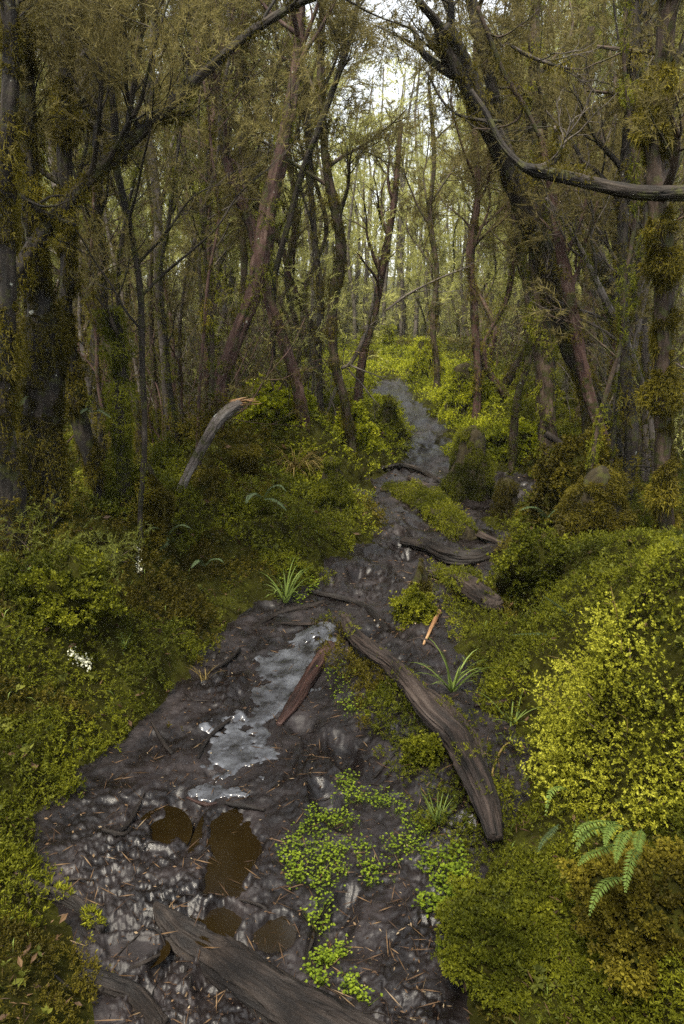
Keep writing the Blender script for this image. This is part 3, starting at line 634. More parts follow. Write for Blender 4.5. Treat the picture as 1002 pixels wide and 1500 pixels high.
# ---- trees added with trunks out of view, so their crowns shade the near path
OV = [(-2.3, .6, 'beside the start of the path, moss edge side'), (2.5, .9, 'beside the start of the path, fern side'), (-3.4, 2.6, 'outside the dark edge'), (3.3, 2.9, 'outside the yellow shrub'), (-1.2, -1.9, 'behind the path start, mossy side'), (1.5, -2.3, 'behind the path start, ferny side'), (.2, -4.2, 'farthest behind the path start'), (-3.9, 4.8, 'outside the mossy black trunks'), (4.2, 5.2, 'outside the orange-mossed trunk')]
OVP = []
for k in range(3):
    r = np.random.RandomState(1200+k); P = [np.array([.25*sin(i*1.3+k), .15*cos(i*1.7), 6.2*i/7]) for i in range(8)]
    OVP.append(make_tree('heather_tree', 'x', P, np.linspace(.085, .03, 8), 1230+k, ['brown', 'dark', 'red'][k], 12, 2.0, (.66, 1.), 500, .035, .6, 'mossbrown', 620, .5, 30, .05, .003, 'heath', 8, None, .25, .4, depth=1))
for i, (x, y, lb) in enumerate(OV):
    o = OVP[i] if i < 3 else copy_tree(OVP[i % 3]); o.location = (x, y, h1(x, y)-.05); o.rotation_euler = (-x*0, -x*.045, i*1.3); o['label'] = 'tall heather tree added for shade, '+lb
# ---- far wood, one mass
def far_wood():
    r = np.random.RandomState(44); mb = MB(); n = 440
    tr = MB()
    O, D, L = [], [], []
    for i in range(n):
        y = r.uniform(27, 42); x = r.uniform(-.75, .75)*y; z0 = float(zbase(y)); H = r.uniform(5, 9)
        ctr = abs(x/y-.06) < .05
        if ctr: H = r.uniform(7, 11.5)
        P = [np.array([x+.3*sin(q*2+i)*q/4+r.normal()*.08, y, z0+H*q/4-.2]) for q in range(5)]
        tube(tr, P, [.1, .08, .06, .05, .03], 5, 10, .1, i)
        m = 62 if ctr else 70; zz = r.uniform(.0, 1.05, m)**.9*H; rr = 1.4*np.sqrt(r.rand(m)); th = r.rand(m)*6.28
        O.append(np.stack([x+rr*np.cos(th), y+rr*np.sin(th), z0+zz], -1)); D.append(nrm(rdir(m, r)*.7+np.array([0, 0, .7]))); L.append(r.uniform(.5, 1.1, m))
    O = np.concatenate(O); D = np.concatenate(D); L = np.concatenate(L)
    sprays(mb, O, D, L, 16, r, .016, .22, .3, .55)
    o = mb.build('far_wood', M['heathlight']); o['kind'] = 'stuff'; o['label'] = 'mass of heather trees closing the view, background light painted in'
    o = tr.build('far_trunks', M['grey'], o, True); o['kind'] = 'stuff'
far_wood()
# ------------------------------------------------------------------ undergrowth bushes
def bush_proto(seed, mat, kind):
    r = np.random.RandomState(seed); T = thing('bush', 'x', 'bush', (0, 0, 0)); st = MB(); tips = []
    for i in range(9):
        d = nrm(np.array([r.normal()*.6, r.normal()*.6, 1.])); limb(st, np.array([r.normal()*.05, r.normal()*.05, -.05]), d, r.uniform(.4, .75), .009, r, .1, .8, 1, tips, 4, 4)
    st.build('stems', M['brown'], T, True)
    fb = MB(); n = 520; k = r.randint(len(tips), size=n); O = np.array([tips[i][0] for i in k])+r.normal(size=(n, 3))*.05
    if kind == 0: sprays(fb, O, nrm(rdir(n, r)+np.array([0, 0, .5])), r.uniform(.08, .2, n), 16, r, .0035, .03, .2)
    else:
        K = 10; P = np.repeat(O, K, 0)+r.normal(size=(n*K, 3))*.014; D = nrm(rdir(n*K, r)+np.array([0, 0, .3])); l = r.uniform(.014, .032, n*K)
        blades(fb, P, D, l, l*.3, np.clip(np.repeat(r.normal(size=n)*.2+.5, K)+r.normal(size=n*K)*.1, 0, 1), True, r)
    fb.build('leaves', M[mat], T); return T
BP = [bush_proto(1, 'bush', 1), bush_proto(2, 'mossbrown', 1), bush_proto(3, 'heath', 0), bush_proto(4, 'moss', 1), bush_proto(5, 'bush', 0)]
BT = ['dark green leafy', 'brownish mossy', 'wiry heather', 'olive mossy', 'thin-leaved green']
first = set(); r = np.random.RandomState(8); bs = []
for sd in (-1, 1):
    got = 0; tries = 0
    while got < 32 and tries < 5000:
        tries += 1
        y = 3.0*math.exp(r.uniform(0, math.log(20/3.0))); x = cx_at(y)+sd*r.uniform(.75+.05*y, .62*y+.6)
        dd = float(raw_h(np.array([x]), np.array([y]))[1][0])
        if dd < .42 or (y > 9 and abs(x-cx_at(y)) < 3.2) or (sd > 0 and y < 3.8 and x < 1.7) or (13 < y and abs(x-cx_at(y)) < 2.0): continue
        if all((x-s[0])**2+(y-s[1])**2 > (.28+.05*y)**2 for s in bs): bs.append((x, y, sd)); got += 1
for sd in (-1, 1):
    for j, (x, y, _) in enumerate(sorted([s for s in bs if s[2] == sd], key=lambda s: s[1])):
        k = r.randint(5); o = BP[k] if k not in first else copy_tree(BP[k]); first.add(k)
        s = r.uniform(.4, .75)*(.8+.04*y); o.location = (x, y, h1(x, y)-.04); o.rotation_euler = (0, 0, r.uniform(0, 6.28)); o.scale = (s, s, s*r.uniform(.8, 1.2))
        tens = ['', 'ten', 'twenty', 'thirty', 'forty', 'fifty']; 
        o['label'] = f'{BT[k]} bush, {ordn(j+1)} going uphill on the {"snapped branch" if sd<0 else "yellow shrub"} side'; o['group'] = 'undergrowth bushes between the trunks'
# ------------------------------------------------------------------ wiry saplings filling the space between trunks
def thicket_proto(seed, bark, fol):
    r = np.random.RandomState(seed); T = thing('sapling', 'x', 'sapling', (0, 0, 0)); st = MB(); tips = []
    for i in range(13):
        d = nrm(np.array([r.normal()*.35, r.normal()*.35, 1.])); limb(st, np.array([r.normal()*.16, r.normal()*.16, -.05]), d, r.uniform(1.1, 2.3), r.uniform(.007, .014), r, .12, .55, 2, tips, 5, 4)
    st.build('stems', M[bark], T, True); fb = MB(); n = 150; k = r.randint(len(tips), size=n); O = np.array([tips[i][0] for i in k])
    sprays(fb, O, nrm(np.array([tips[i][1] for i in k])+rdir(n, r)*.7), r.uniform(.12, .3, n), 20, r, .0038, .035, .3); fb.build('foliage', M[fol], T)
    mm = MB(); n = 500; k = r.randint(len(tips), size=n); O = np.repeat(np.array([tips[i][0] for i in k]), 4, 0)+r.normal(size=(n*4, 3))*.014
    blades(mm, O, rdir(n*4, r), r.uniform(.012, .03, n*4), .004, r.rand(n*4), True, r); mm.build('moss', M['mossbrown'], T); return T
SAP = [thicket_proto(31, 'brown', 'heath'), thicket_proto(32, 'grey', 'lichen'), thicket_proto(33, 'red', 'heath'), thicket_proto(34, 'brown', 'heathlight')]
ST = ['brown mossy', 'pale lichened', 'reddish', 'brown feathery']; first = set(); r = np.random.RandomState(18)
for sd in (-1, 1):
    ps = []; tries = 0
    while len(ps) < 30 and tries < 5000:
        tries += 1; y = 6.*math.exp(r.uniform(0, math.log(25/6.))); x = cx_at(y)+sd*r.uniform(1.0+.04*y, .6*y+.5)
        if abs(x-cx_at(y)) < 2.4 and y > 11.5: continue
        if all((x-s[0])**2+(y-s[1])**2 > (.4+.045*y)**2 for s in ps): ps.append((x, y))
    for j, (x, y) in enumerate(sorted(ps, key=lambda s: s[1])):
        k = r.randint(4); o = SAP[k] if k not in first else copy_tree(SAP[k]); first.add(k); s = r.uniform(.6, 1.)*(.75+.03*y)
        o.location = (x, y, h1(x, y)-.04); o.rotation_euler = (r.uniform(-.2, .2), r.uniform(-.2, .2), r.uniform(0, 6.28)); o.scale = (s, s, s)
        o['label'] = f'{ST[k]} many-stemmed sapling, {ordn(j+1)} going uphill on the {"snapped branch" if sd<0 else "yellow shrub"} side'; o['group'] = 'wiry saplings between the trunks'
# ------------------------------------------------------------------ logs, roots, sticks
def on_ground(pts, lift=.5, sink=0.):
    if pts[0] == (505,915,12): sink = -.035
    P = []; R = []
    for px, py, w in pts:
        q = hit(px, py); dz = w*depth_scale(math.hypot(q[1], CAMZ))/2; R.append(dz); P.append([q[0], q[1], q[2]+dz*lift-sink])
    return np.array(P), R
def log(name, label, cat, pts, mat, lift=.4, moss=0, mlen=.02, mosscover=.5, flat=.8, lump=.2, sides=16, seed=0, mossmat='moss', part='wood', dens=9, group=None, Y=None):
    if Y is None: P, R = on_ground(pts, lift)
    else: P, R = trace(pts, Y[0], Y[1], False)
    base = P[0]; base = np.array(base); P = np.array(P)-base
    mb = MB(); 
    if not moss:
        C, rr, f = tube(mb, P, R, sides*(3 if sides > 7 else 1), len(P)*dens, lump, seed, flat, ridge=.28); o = mb.build(name, M[mat], None, True); o.location = base; tag(o, label=label, category=cat)
        if group: o['group'] = group
        return o
    T = thing(name, label, cat, base, group)
    C, rr, f = tube(mb, P, R, sides*3, len(P)*dens, lump, seed, flat, ridge=.28); mb.build(part, M[mat], T, True)
    mm = MB(); r = np.random.RandomState(seed+5); moss_on(mm, C, rr, moss, mlen, r, mosscover, -.2, seed, G=f[3], top=.0); mm.build('moss', M[mossmat], T); return T
log('tree_root', 'thick muddy root slanting out of the bottom edge under the puddles', 'root', [(228,1326,6),(242,1344,24),(268,1370,40),(314,1406,52),(372,1446,60),(432,1486,68),(500,1536,78),(590,1600,86)], 'mudlog', .0, flat=.8, lump=.24, sides=28, seed=3, dens=14)
log('tree_root', 'long weathered root curving down the mossy hump to a broad frayed end', 'root', [(505,915,12),(516,945,20),(540,972,26),(572,995,27),(600,1030,32),(630,1072,34),(664,1110,38),(692,1160,37),(712,1210,32),(724,1252,20)], 'log', .95, 420, .012, .22, .8, .22, 24, 5, dens=12)
log('tree_root', 'thinner root lying along the upper side of the long weathered root', 'root', [(610,1010,12),(640,1028,16),(672,1058,18),(694,1092,18),(704,1122,12)], 'log', .5, 200, .012, .4, .8, .2, 14, 6)
log('log', 'reddish split plank lying beside the pale silt', 'log', [(486,948,18),(468,975,21),(446,1010,22),(426,1040,19),(408,1064,10)], 'redlog', .3, 0, flat=.6, lump=.12, sides=14, seed=8)
log('log', 'moss-topped log lying across the path under the tall mossy stump', 'log', [(560,718,14),(590,726,30),(622,742,40),(654,764,44),(690,792,30)], 'stump', .05, 5200, .020, .9, .9, .45, 16, 9, 'moss')
log('tree_root', 'smooth grey root winding past the moss-topped log', 'root', [(600,702,8),(632,722,12),(662,748,13),(690,780,14),(735,800,10)], 'log', .5, 0, seed=10)
log('tree_root', 'fat grey root across the path under the moss-topped log', 'root', [(590,800,14),(628,806,22),(662,822,30),(700,822,26),(735,806,16)], 'mudlog', .4, 150, .015, .3, .9, .15, 16, 11)
log('log', 'dark hollow log with pale split edge pointing into the bank', 'log', [(626,845,14),(660,852,26),(690,872,32),(725,895,30)], 'log', .6, 700, .02, .6, .9, .2, 16, 12)
log('tree_root', 'thin root snaking over the mud above the long weathered root', 'root', [(452,868,6),(490,876,9),(525,886,10),(550,905,10),(566,925,7)], 'mudlog', .4, 0, seed=13)
log('tree_root', 'low root at the mossy foot of the bank near the corner', 'root', [(20,1285,14),(60,1310,20),(110,1330,20),(150,1368,14)], 'mudlog', .3, 250, .014, .5, seed=14)
log('tree_root', 'pale wet root bulging at the bottom edge', 'root', [(120,1430,16),(160,1450,26),(200,1470,30),(235,1510,26)], 'mudlog', .2, 0, seed=15)
log('tree_root', 'slanting root at the bend where the path meets the tall stump', 'root', [(560,690,6),(590,684,9),(620,694,10),(650,712,8)], 'mudlog', .4, 0, seed=18)
log('tree_root', 'sunken root running along the path edge under the bladed grass tuft', 'root', [(372,925,6),(400,905,9),(440,893,10),(476,884,7)], 'mudlog', .3, 0, seed=19)
def fine_roots():
    r = np.random.RandomState(91); mb = MB()
    for i in range(110):
        y = 1.15*math.exp(r.uniform(0, 1.7)); x = float(np.interp(y, CENTER[:, 1], CENTER[:, 0]))+r.uniform(-.8, .8)
        if raw_h(np.array([x]), np.array([y]))[1][0] > .05: continue
        a = r.uniform(0, 6.28); st = r.uniform(.02, .05)*(.6+.3*y); P = []
        for k in range(6): P.append((x, y)); a += r.normal()*.45; x += cos(a)*st; y += sin(a)*st*.8
        P = np.array(P); z = h(P[:, 0], P[:, 1])+r.uniform(-.002, .003); R = r.uniform(.0015, .0045)
        tube(mb, np.column_stack([P, z]), [R, R*.9, R*.4], 6, 22, .3, i)
    o = mb.build('fine_roots', M['mudlog'], None, True); o['kind'] = 'stuff'
fine_roots()
STK = [([(290,1112,5),(305,1085,6),(330,1062,6),(362,1040,4)], 'dark twisted twig along the edge of the pale silt', 'mudlog'),
 ([(222,1060,4),(236,1085,6),(252,1108,5)], 'short bent twig at the foot of the moss', 'mudlog'),
 ([(168,1228,6),(190,1208,6),(204,1182,5),(212,1166,3)], 'hooked muddy twig by the small puddle', 'mudlog'),
 ([(150,1218,5),(180,1226,7),(196,1214,4)], 'stub crossing the hooked muddy twig', 'mudlog'),
 ([(330,1180,5),(355,1184,8),(388,1190,5)], 'dark stick at the top of the long brown puddle', 'mudlog'),
 ([(274,1172,4),(300,1180,5),(318,1178,3)], 'small stick beside the speckled silt', 'redlog'),
 ([(412,914,4),(445,916,5),(482,914,4)], 'straight pale stick across the wet silt', 'log'),
 ([(620,946,4),(632,925,6),(644,898,7)], 'broken stick with a bright tan end standing by the stump', 'splinter'),
 ([(596,944,3),(620,940,4),(650,958,3)], 'thin dead twig under the bright-ended stick', 'log'),
 ([(546,1142,2),(562,1126,3),(578,1108,2)], 'fine bare twig above the green creeper', 'mudlog'),
 ([(310,985,5),(335,970,6),(352,955,4)], 'buried stick beside the moss above the silt', 'mudlog'),
 ([(720,1165,3),(722,1130,3),(735,1100,3),(748,1088,2)], 'arched pale stalk beyond the frayed root end', 'straw'),
 ([(695,1035,4),(720,1032,5),(742,1028,4)], 'reddish twig between the grass tufts', 'redlog'),
 ([(20,1270,4),(34,1300,5),(46,1330,4)], 'pale straight stick on the corner moss', 'log'),
 ([(190,1420,4),(215,1412,6),(235,1400,4)], 'muddy stick by the shallow puddle', 'mudlog'),
 ([(395,1345,3),(380,1330,4),(350,1320,3)], 'sliver of wood between two brown puddles', 'mudlog')]
for i, (pts, lb, mt) in enumerate(STK): log('stick', lb, 'stick', pts, mt, .6, seed=30+i, sides=7, lump=.3, flat=1.)
log('fallen_branch', 'long bare dark branch reaching in above the yellow shrub', 'branch', [(1060,285,26),(1000,284,24),(940,283,23),(880,272,22),(820,258,20),(785,250,20),(762,240,11),(735,210,9),(712,165,8),(690,132,6)], 'dark', 0, 260, .02, .25, 1., .12, 14, 40, 'mossbrown', Y=(3.1, 3.4))
log('fallen_branch', 'snapped grey branch propped on the bank with an orange split end', 'branch', [(262,722,14),(280,685,17),(300,650,20),(318,618,22),(335,602,22),(352,592,20)], 'grey', 0, 60, .02, .1, 1., .1, 14, 41, Y=(4.6, 4.9))
br = [o for o in COL.objects if o.get('label', '').startswith('snapped grey')][0]
mb = MB(); B0 = np.array(br.location); e0 = at(350, 593, 4.9); ax = nrm(at(374, 590, 4.87)-e0); q_ = np.random.RandomState(4)
for k in range(46):
    a = e0-ax*.04+rdir(1, q_)[0]*.034; L_ = q_.uniform(.03, .15)*(1.3 if a[2] > e0[2] else .7); b = a+ax*L_+rdir(1, q_)[0]*L_*.16
    tube(mb, [a-B0, (a+b)/2-B0+rdir(1, q_)[0]*.004, b-B0], [.009, .0055, .0008], 5, 6, .3, k)
mb.build('split_end', M['splinter'], br, False)['label'] = 'orange splintered end'
BR = [([(0,265,12),(60,310,10),(110,330,6)], 3.4, 'mossy bough dipping behind the slanting trunk', 'dark'),
 ([(105,140,4),(130,150,5),(150,200,6),(172,240,6)], 4.2, 'thin arched bough joining the straight black stem', 'dark'),
 ([(205,192,8),(245,172,6),(280,162,3)], 3.7, 'short black bough pointing out over the pale grey trunk', 'dark'),
 ([(100,185,4),(125,175,4),(145,200,4),(150,215,3)], 4.0, 'pale curved dead bough under the light gap', 'grey'),
 ([(780,248,10),(812,236,8),(820,215,7),(812,185,5)], 3.3, 'stubby lichened fork rising from the long bare branch', 'grey'),
 ([(745,65,5),(775,82,6),(800,92,5),(838,102,4)], 4.2, 'pale lichened bough over the long bare branch', 'grey'),
 ([(1002,80,8),(930,75,7),(875,68,5)], 4.4, 'straight level bough high between the edge trunks', 'brown'),
 ([(1002,143,7),(935,140,6),(860,133,4)], 4.5, 'lower level bough between the edge trunks', 'brown'),
 ([(625,105,3),(650,150,4),(680,172,5),(735,178,5)], 4.9, 'thin curved bough sprouting towards the light', 'dark'),
 ([(700,10,6),(715,50,7),(740,110,8),(770,160,8),(790,200,6)], 4.2, 'slim stem crossing over the snapped black trunk', 'brown'),
 ([(500,540,7),(515,530,8),(535,490,8),(550,430,6)], 8.6, 'pale bough leaning on the pinkish trunk', 'grey'),
 ([(800,635,12),(870,685,14),(905,680,12)], 5.2, 'black crooked bough at the foot of the leaning trunks', 'dark'),
 ([(565,455,4),(600,430,4),(650,405,3),(690,390,2)], 9.3, 'thin pale bough crossing under the bright gap', 'grey')]
for i, (pts, Y, lb, mt) in enumerate(BR):
    P, R = trace(pts, Y, Y, False); P = np.array(P); b0 = P[0].copy(); T = thing('bough', lb, 'branch', b0); mb = MB()
    C, rr, fr = tube(mb, P-b0, R, 8, len(P)*6, .2, i); r = np.random.RandomState(i+600); tips = []
    for k in range(4):
        j = r.randint(3, len(C)-1); limb(mb, C[j], nrm(nrm(C[j]-C[j-1])+rdir(1, r)[0]*.8), .35*Y/4, rr[j]*.5, r, .1, .8, 1, tips, 4, 3)
    mb.build('wood', M[mt], T, True)
    mm = MB(); moss_on(mm, C, rr, 160, .02, r, .6, .5, i, G=fr[3]); mm.build('moss', M['mossbrown'], T)
# ------------------------------------------------------------------ stumps
def stump(label, px, pyb, pyt, w, top=.35, n=1500, mlen=.02, mossmat='moss', seed=0, tone=.5, lean=0., cat='stump', name='mossy_stump', cover=.9, bot=None):
    q = hit(px, pyb); s = depth_scale(math.hypot(q[1], CAMZ-q[2])); H = (pyb-pyt)*s*1.12; W = w*s/2
    T = thing(name, label, cat, (q[0], q[1]+W*.6, q[2]))
    P = [np.array([0, 0, -.06]), np.array([lean*.1, 0, H*.25]), np.array([lean*.3, 0, H*.6]), np.array([lean*.7, 0, H*.9]), np.array([lean*.8, 0, H])]
    mb = MB(); C, rr, fr = tube(mb, P, [W*1.15, W, W*(.5+top*.5), W*top, W*top*.3], 30, 36, .5, seed, 1., ridge=.25); mb.build('wood', M['stump'], T, True)
    mm = MB(); moss_on(mm, C, rr, int(n*2.2), mlen*.8, np.random.RandomState(seed), cover*.82, .1, seed, tone, G=fr[3]); mm.build('moss', M[mossmat], T)
stump('tall moss-covered stump standing in the wet path', 692, 730, 640, 60, .5, 5200, .020, 'moss', 1, cover=.85, tone=.2)
stump('small dark mossy stump beside the tall one', 740, 758, 712, 36, .6, 1300, .018, 'mossbrown', 2, tone=.2)
stump('dark pointed snag rising out of a moss cushion above the bright-ended stick', 616, 880, 828, 26, .3, 900, .013, 'mossbrown', 3)
stump('pointed little stump halfway up the path', 570, 632, 588, 26, .3, 900, .03, 'moss', 4)
stump('slim gold post-like stump standing in the far clearing', 570, 516, 482, 12, .9, 500, .06, 'mossbright', 5)
stump('short dark stump at the edge of the far clearing', 545, 535, 518, 9, .6, 200, .05, 'mossbrown', 6)
stump('shaggy dark stump at the foot of the snapped branch', 362, 716, 664, 30, .5, 1500, .028, 'mossbrown', 7)
stump('sloping moss-clad stump above the clearing', 625, 552, 505, 40, .4, 1200, .06, 'mossbright', 8, .5)
stump('tall moss hummock stump between path and bright moss', 690, 610, 545, 60, .6, 2200, .045, 'mossbright', 9)
stump('dark overhung stump under the crooked black bough', 880, 790, 700, 76, .4, 3600, .028, 'mossbrown', 10)
stump('mossy stump base under the slim moss-crusted trunk', 215, 770, 690, 46, .4, 2600, .028, 'mossbrown', 11)
stump('moss-clad stump against the bank beside the dry tussock', 484, 742, 680, 44, .35, 2600, .024, 'moss', 13)
# ------------------------------------------------------------------ yellow shrub on the near bank
def shrub():
    r = np.random.RandomState(21); c = at(930, 1040, 2.05); c = np.array([c[0]+.24, 2.0, .26])
    T = thing('yellow_shrub', 'dense bright yellow-green shrub overhanging the near bank', 'shrub', (c[0], c[1], h1(c[0], c[1])))
    base = np.array(T.location); n = 19000
    d = rdir(n, r); d[:, 2] = np.abs(d[:, 2])*1.0-.35; d = nrm(d); gp = fbm(d[:, 0], d[:, 1], 6, 3, 15, z=d[:, 2]); d = d[gp > -.2+.12*r.normal(size=n)]; n = len(d)
    lump = 1+.28*fbm(d[:, 0]*1, d[:, 1], 2.8, 4, 5, z=d[:, 2])*2
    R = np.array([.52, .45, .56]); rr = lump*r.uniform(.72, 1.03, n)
    p = c+d*R*rr[:, None]
    fol = MB(); K = 9
    tw = MB()
    P = np.repeat(p, K, 0); dirs = nrm(np.repeat(d, K, 0)*.7+rdir(n*K, r)*.85+np.array([0, 0, .35])); l = r.uniform(.006, .013, n*K)
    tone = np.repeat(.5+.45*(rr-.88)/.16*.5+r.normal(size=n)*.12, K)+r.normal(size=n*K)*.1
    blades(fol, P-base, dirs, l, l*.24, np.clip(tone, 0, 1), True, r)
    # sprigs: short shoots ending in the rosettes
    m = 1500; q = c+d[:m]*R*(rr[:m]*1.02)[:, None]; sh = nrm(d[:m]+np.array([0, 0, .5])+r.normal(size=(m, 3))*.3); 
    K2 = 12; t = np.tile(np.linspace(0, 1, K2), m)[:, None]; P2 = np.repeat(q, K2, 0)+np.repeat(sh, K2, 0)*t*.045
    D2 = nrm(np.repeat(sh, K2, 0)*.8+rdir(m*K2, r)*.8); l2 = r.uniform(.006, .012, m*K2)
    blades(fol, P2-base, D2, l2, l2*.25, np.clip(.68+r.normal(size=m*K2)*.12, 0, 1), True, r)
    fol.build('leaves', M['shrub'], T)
    for i in range(60):
        e = c+d[i*20]*R*.9; b = c+np.array([d[i*20][0]*.15, d[i*20][1]*.1, -.3]); tube(tw, [b-base, (b+e)/2-base+r.normal(size=3)*.04, e-base], [.006, .004, .002], 5, 9, .2, i)
    tw.build('stems', M['brown'], T, True)
    bt = MB()
    for i in range(26):
        k = r.randint(n); b = c+d[k]*R*.95; dd = nrm(d[k]*.6+np.array([0, -.2, .6])+r.normal(size=3)*.4); l = r.uniform(.06, .16)
        tube(bt, [b-base, b+dd*l*.5-base+r.normal(size=3)*.008, b+dd*l-base+np.array([0, 0, -.02])], [.0016, .0012, .0006], 4, 8, .1, i)
    bt.build('dead_twigs', M['straw'], T, True)
shrub()
def moss_mound(label, c, R, n, mat, seed, leaf=.014, name='moss_cushion', cat='moss cushion', inner=.78):
    r = np.random.RandomState(seed); c = np.array(c, float)
    d = rdir(n, r); d[:, 2] = np.abs(d[:, 2])*1.2-.3; d = nrm(d); lump = 1+.8*fbm(d[:, 0], d[:, 1], 2.2, 4, seed, z=d[:, 2]); R = np.array(R)
    T = thing(name, label, cat, c); mb = MB(); th = np.linspace(0, 2*pi, 25)[:-1]; ph = np.linspace(-.45, 1.57, 12)
    V = np.array([[cos(a)*cos(b), sin(a)*cos(b), sin(b)] for b in ph for a in th]); lv = 1+.8*fbm(V[:, 0], V[:, 1], 2.2, 4, seed, z=V[:, 2])
    Q = [(i*24+j, i*24+(j+1) % 24, (i+1)*24+(j+1) % 24, (i+1)*24+j) for i in range(11) for j in range(24)]
    mb.add(V*R*(lv*(1+.12*fbm(V[:, 0], V[:, 1], 9, 3, seed+1, z=V[:, 2])))[:, None]*inner*.92, Q); mb.build('peat_core', M['soil'], T, True)
    gp = fbm(d[:, 0], d[:, 1], 5.5, 3, seed+3, z=d[:, 2]); kk = gp > -.08+.1*r.normal(size=n); d = d[kk]; lump = lump[kk]; n = len(d)
    p = d*R*(lump*(r.uniform(inner-.02, 1.0, n)+(r.rand(n) < .06)*r.uniform(0, .18, n)))[:, None]; K = 7; P = np.repeat(p, K, 0); m = n*K
    D = nrm(np.repeat(d, K, 0)*.7+rdir(m, r)*.85+np.array([0, 0, .2])); l = r.uniform(.6, 1.4, m)*leaf
    fb = MB(); blades(fb, P, D, l, l*.24, np.clip(np.repeat(.45+r.normal(size=n)*.12+1.2*(lump-1), K)+r.normal(size=m)*.1, 0, 1), True, r); fb.build('moss', M[mat], T)
def mm_at(label, px, py, w, hgt, mat, n, seed, leaf):
    q = hit(px, py); s = depth_scale(math.hypot(q[1], CAMZ-q[2])); W = w*s/2
    moss_mound(label, (q[0], q[1]+W*.5, q[2]), (W, W*.9, hgt*s), n, mat, seed, leaf)
mm_at('golden-brown shaggy cushion on the near bank under the yellow shrub', 985, 1400, 200, 60, 'mossbrown', 13000, 61, .0095)
mm_at('dark green velvet hump at the bottom beside the fern', 765, 1420, 170, 26, 'moss', 11000, 62, .009)
mm_at('round bright cushion beside the far stump', 690, 590, 70, 50, 'mossbright', 2600, 63, .04)
mm_at('flat bright yellow moss cushion behind the tall stump', 755, 660, 110, 34, 'mossbright', 3600, 64, .035)
mm_at('lime moss cushion spilling to the path under the pinkish trunk', 518, 655, 56, 46, 'mossbright', 3000, 65, .035)
mm_at('bright moss cushion at the feet of the crossing trunks', 410, 620, 100, 46, 'mossbright', 3200, 66, .035)
mm_at('shaggy olive cushion at the foot of the leaning black trunk', 850, 740, 130, 90, 'mossbrown', 4800, 67, .024)
mm_at('olive cushion sloping down beside the dark hollow log', 800, 880, 120, 80, 'moss', 4200, 68, .017)
mm_at('small green cushion at the foot of the dark pointed snag', 610, 908, 60, 40, 'moss', 3600, 70, .012)
mm_at('dim moss hump low on the dark edge', 60, 900, 170, 70, 'moss', 7000, 71, .014)
mm_at('low cushion of moss against the bright silt bank', 620, 1120, 56, 28, 'moss', 1800, 69, .011)
# ------------------------------------------------------------------ ferns
def frond(mb, P, W, r, npin=22, tint=.5):
    C = catmull(np.array(P), 40); T, Nv, B = frames(C); up = np.array([0, 0, 1.])
    side = nrm(np.cross(T, up)+1e-6); side = nrm(side*.8+np.array([0, -.35, 0])-T*0); side = nrm(side-T*np.sum(side*T, 1, keepdims=True))
    tube(mb, C[::4], np.linspace(.0016, .0006, len(C[::4])), 4, 12, 0, 0, tint=.25)
    nrmv = nrm(np.cross(side, T))
    for i in np.linspace(3, 38, npin).astype(int):
        t = i/39.; w = W*(math.sin(min(1, t*2.2+.25)*pi/2))*(1-t**2.2)+.002
        for s in (-1, 1):
            d = nrm(side[i]*s+T[i]*.35-nrmv[i]*.2+r.normal(size=3)*.06); l = w; hw = min(W*.16, .0035+W*.06); b = C[i]
            perp = nrm(T[i]); m1 = b+d*l*.35; tip = b+d*l-up*l*.12
            mb.add([b-perp*hw*.6, m1-perp*hw, tip, m1+perp*hw, b+perp*hw*.6][:4] if False else [b-perp*hw*.5, m1-perp*hw, tip, m1+perp*hw], [(0, 1, 2, 3)], None, None, tint+r.normal()*.08)
def fern(label, fronds, Y, W, mat, seed, name='fern', tint=.5):
    r = np.random.RandomState(seed); b = at(fronds[0][0][0], fronds[0][0][1], Y); T = thing(name, label, 'fern', b)
    for f in fronds:
        Pp = [at(px, py, Y-.04*k/len(f)*3)-b for k, (px, py) in enumerate(f)]
        mb = MB(); frond(mb, Pp, W, r, 22, tint+r.normal()*.1); mb.build('frond', M[mat], T)
fern('light green fern with arching fronds hanging under the yellow shrub', [[(905,1205),(880,1203),(855,1210),(838,1232)],[(905,1215),(880,1212),(856,1222),(842,1248)],[(912,1210),(898,1208),(890,1220),(886,1240)],[(925,1215),(912,1225),(905,1245),(902,1264)],
  [(905,1235),(885,1243),(862,1252),(846,1268)],[(938,1240),(928,1250),(920,1278),(916,1308)],[(915,1285),(892,1290),(874,1310),(863,1342)],[(940,1215),(936,1225),(934,1238),(940,1248)]], 1.27, .016, 'fern', 1)
fern('single curled bright frond on the moss edge', [[(832,1158),(820,1152),(806,1162),(799,1196)]], 1.45, .013, 'fern', 2, 'fern', .7)
fern('thin dark drooping frond beside the curled bright one', [[(818,1208),(806,1220),(795,1232),(788,1248)]], 1.42, .009, 'ferndark', 3)
fern('pale frond in the dark hollow behind the shrub', [[(845,905),(830,895),(812,882),(795,872)]], 2.9, .03, 'ferndark', 4, tint=.8)
fern('low frond reaching out of the dark hollow', [[(820,935),(800,928),(770,928),(745,930)]], 2.9, .018, 'ferndark', 5)
fern('grey-green fern high on the bank by the crooked bough', [[(905,790),(900,800),(893,812),(886,800)],[(905,790),(915,796),(925,800),(915,815)],[(905,790),(903,805),(902,820),(905,830)]], 4., .03, 'ferndark', 6, tint=.8)
fern('faded fern on the slope above the grass tuft', [[(800,760),(815,745),(835,745),(850,755)],[(800,760),(790,745),(775,742),(760,748)]], 4.4, .035, 'ferndark', 7)
fern('grey-green fern under the dry tussock', [[(385,730),(395,715),(410,710),(420,720)],[(385,730),(375,722),(365,726),(360,738)],[(385,730),(400,730),(412,738),(420,748)]], 4.4, .035, 'ferndark', 8, tint=.9)
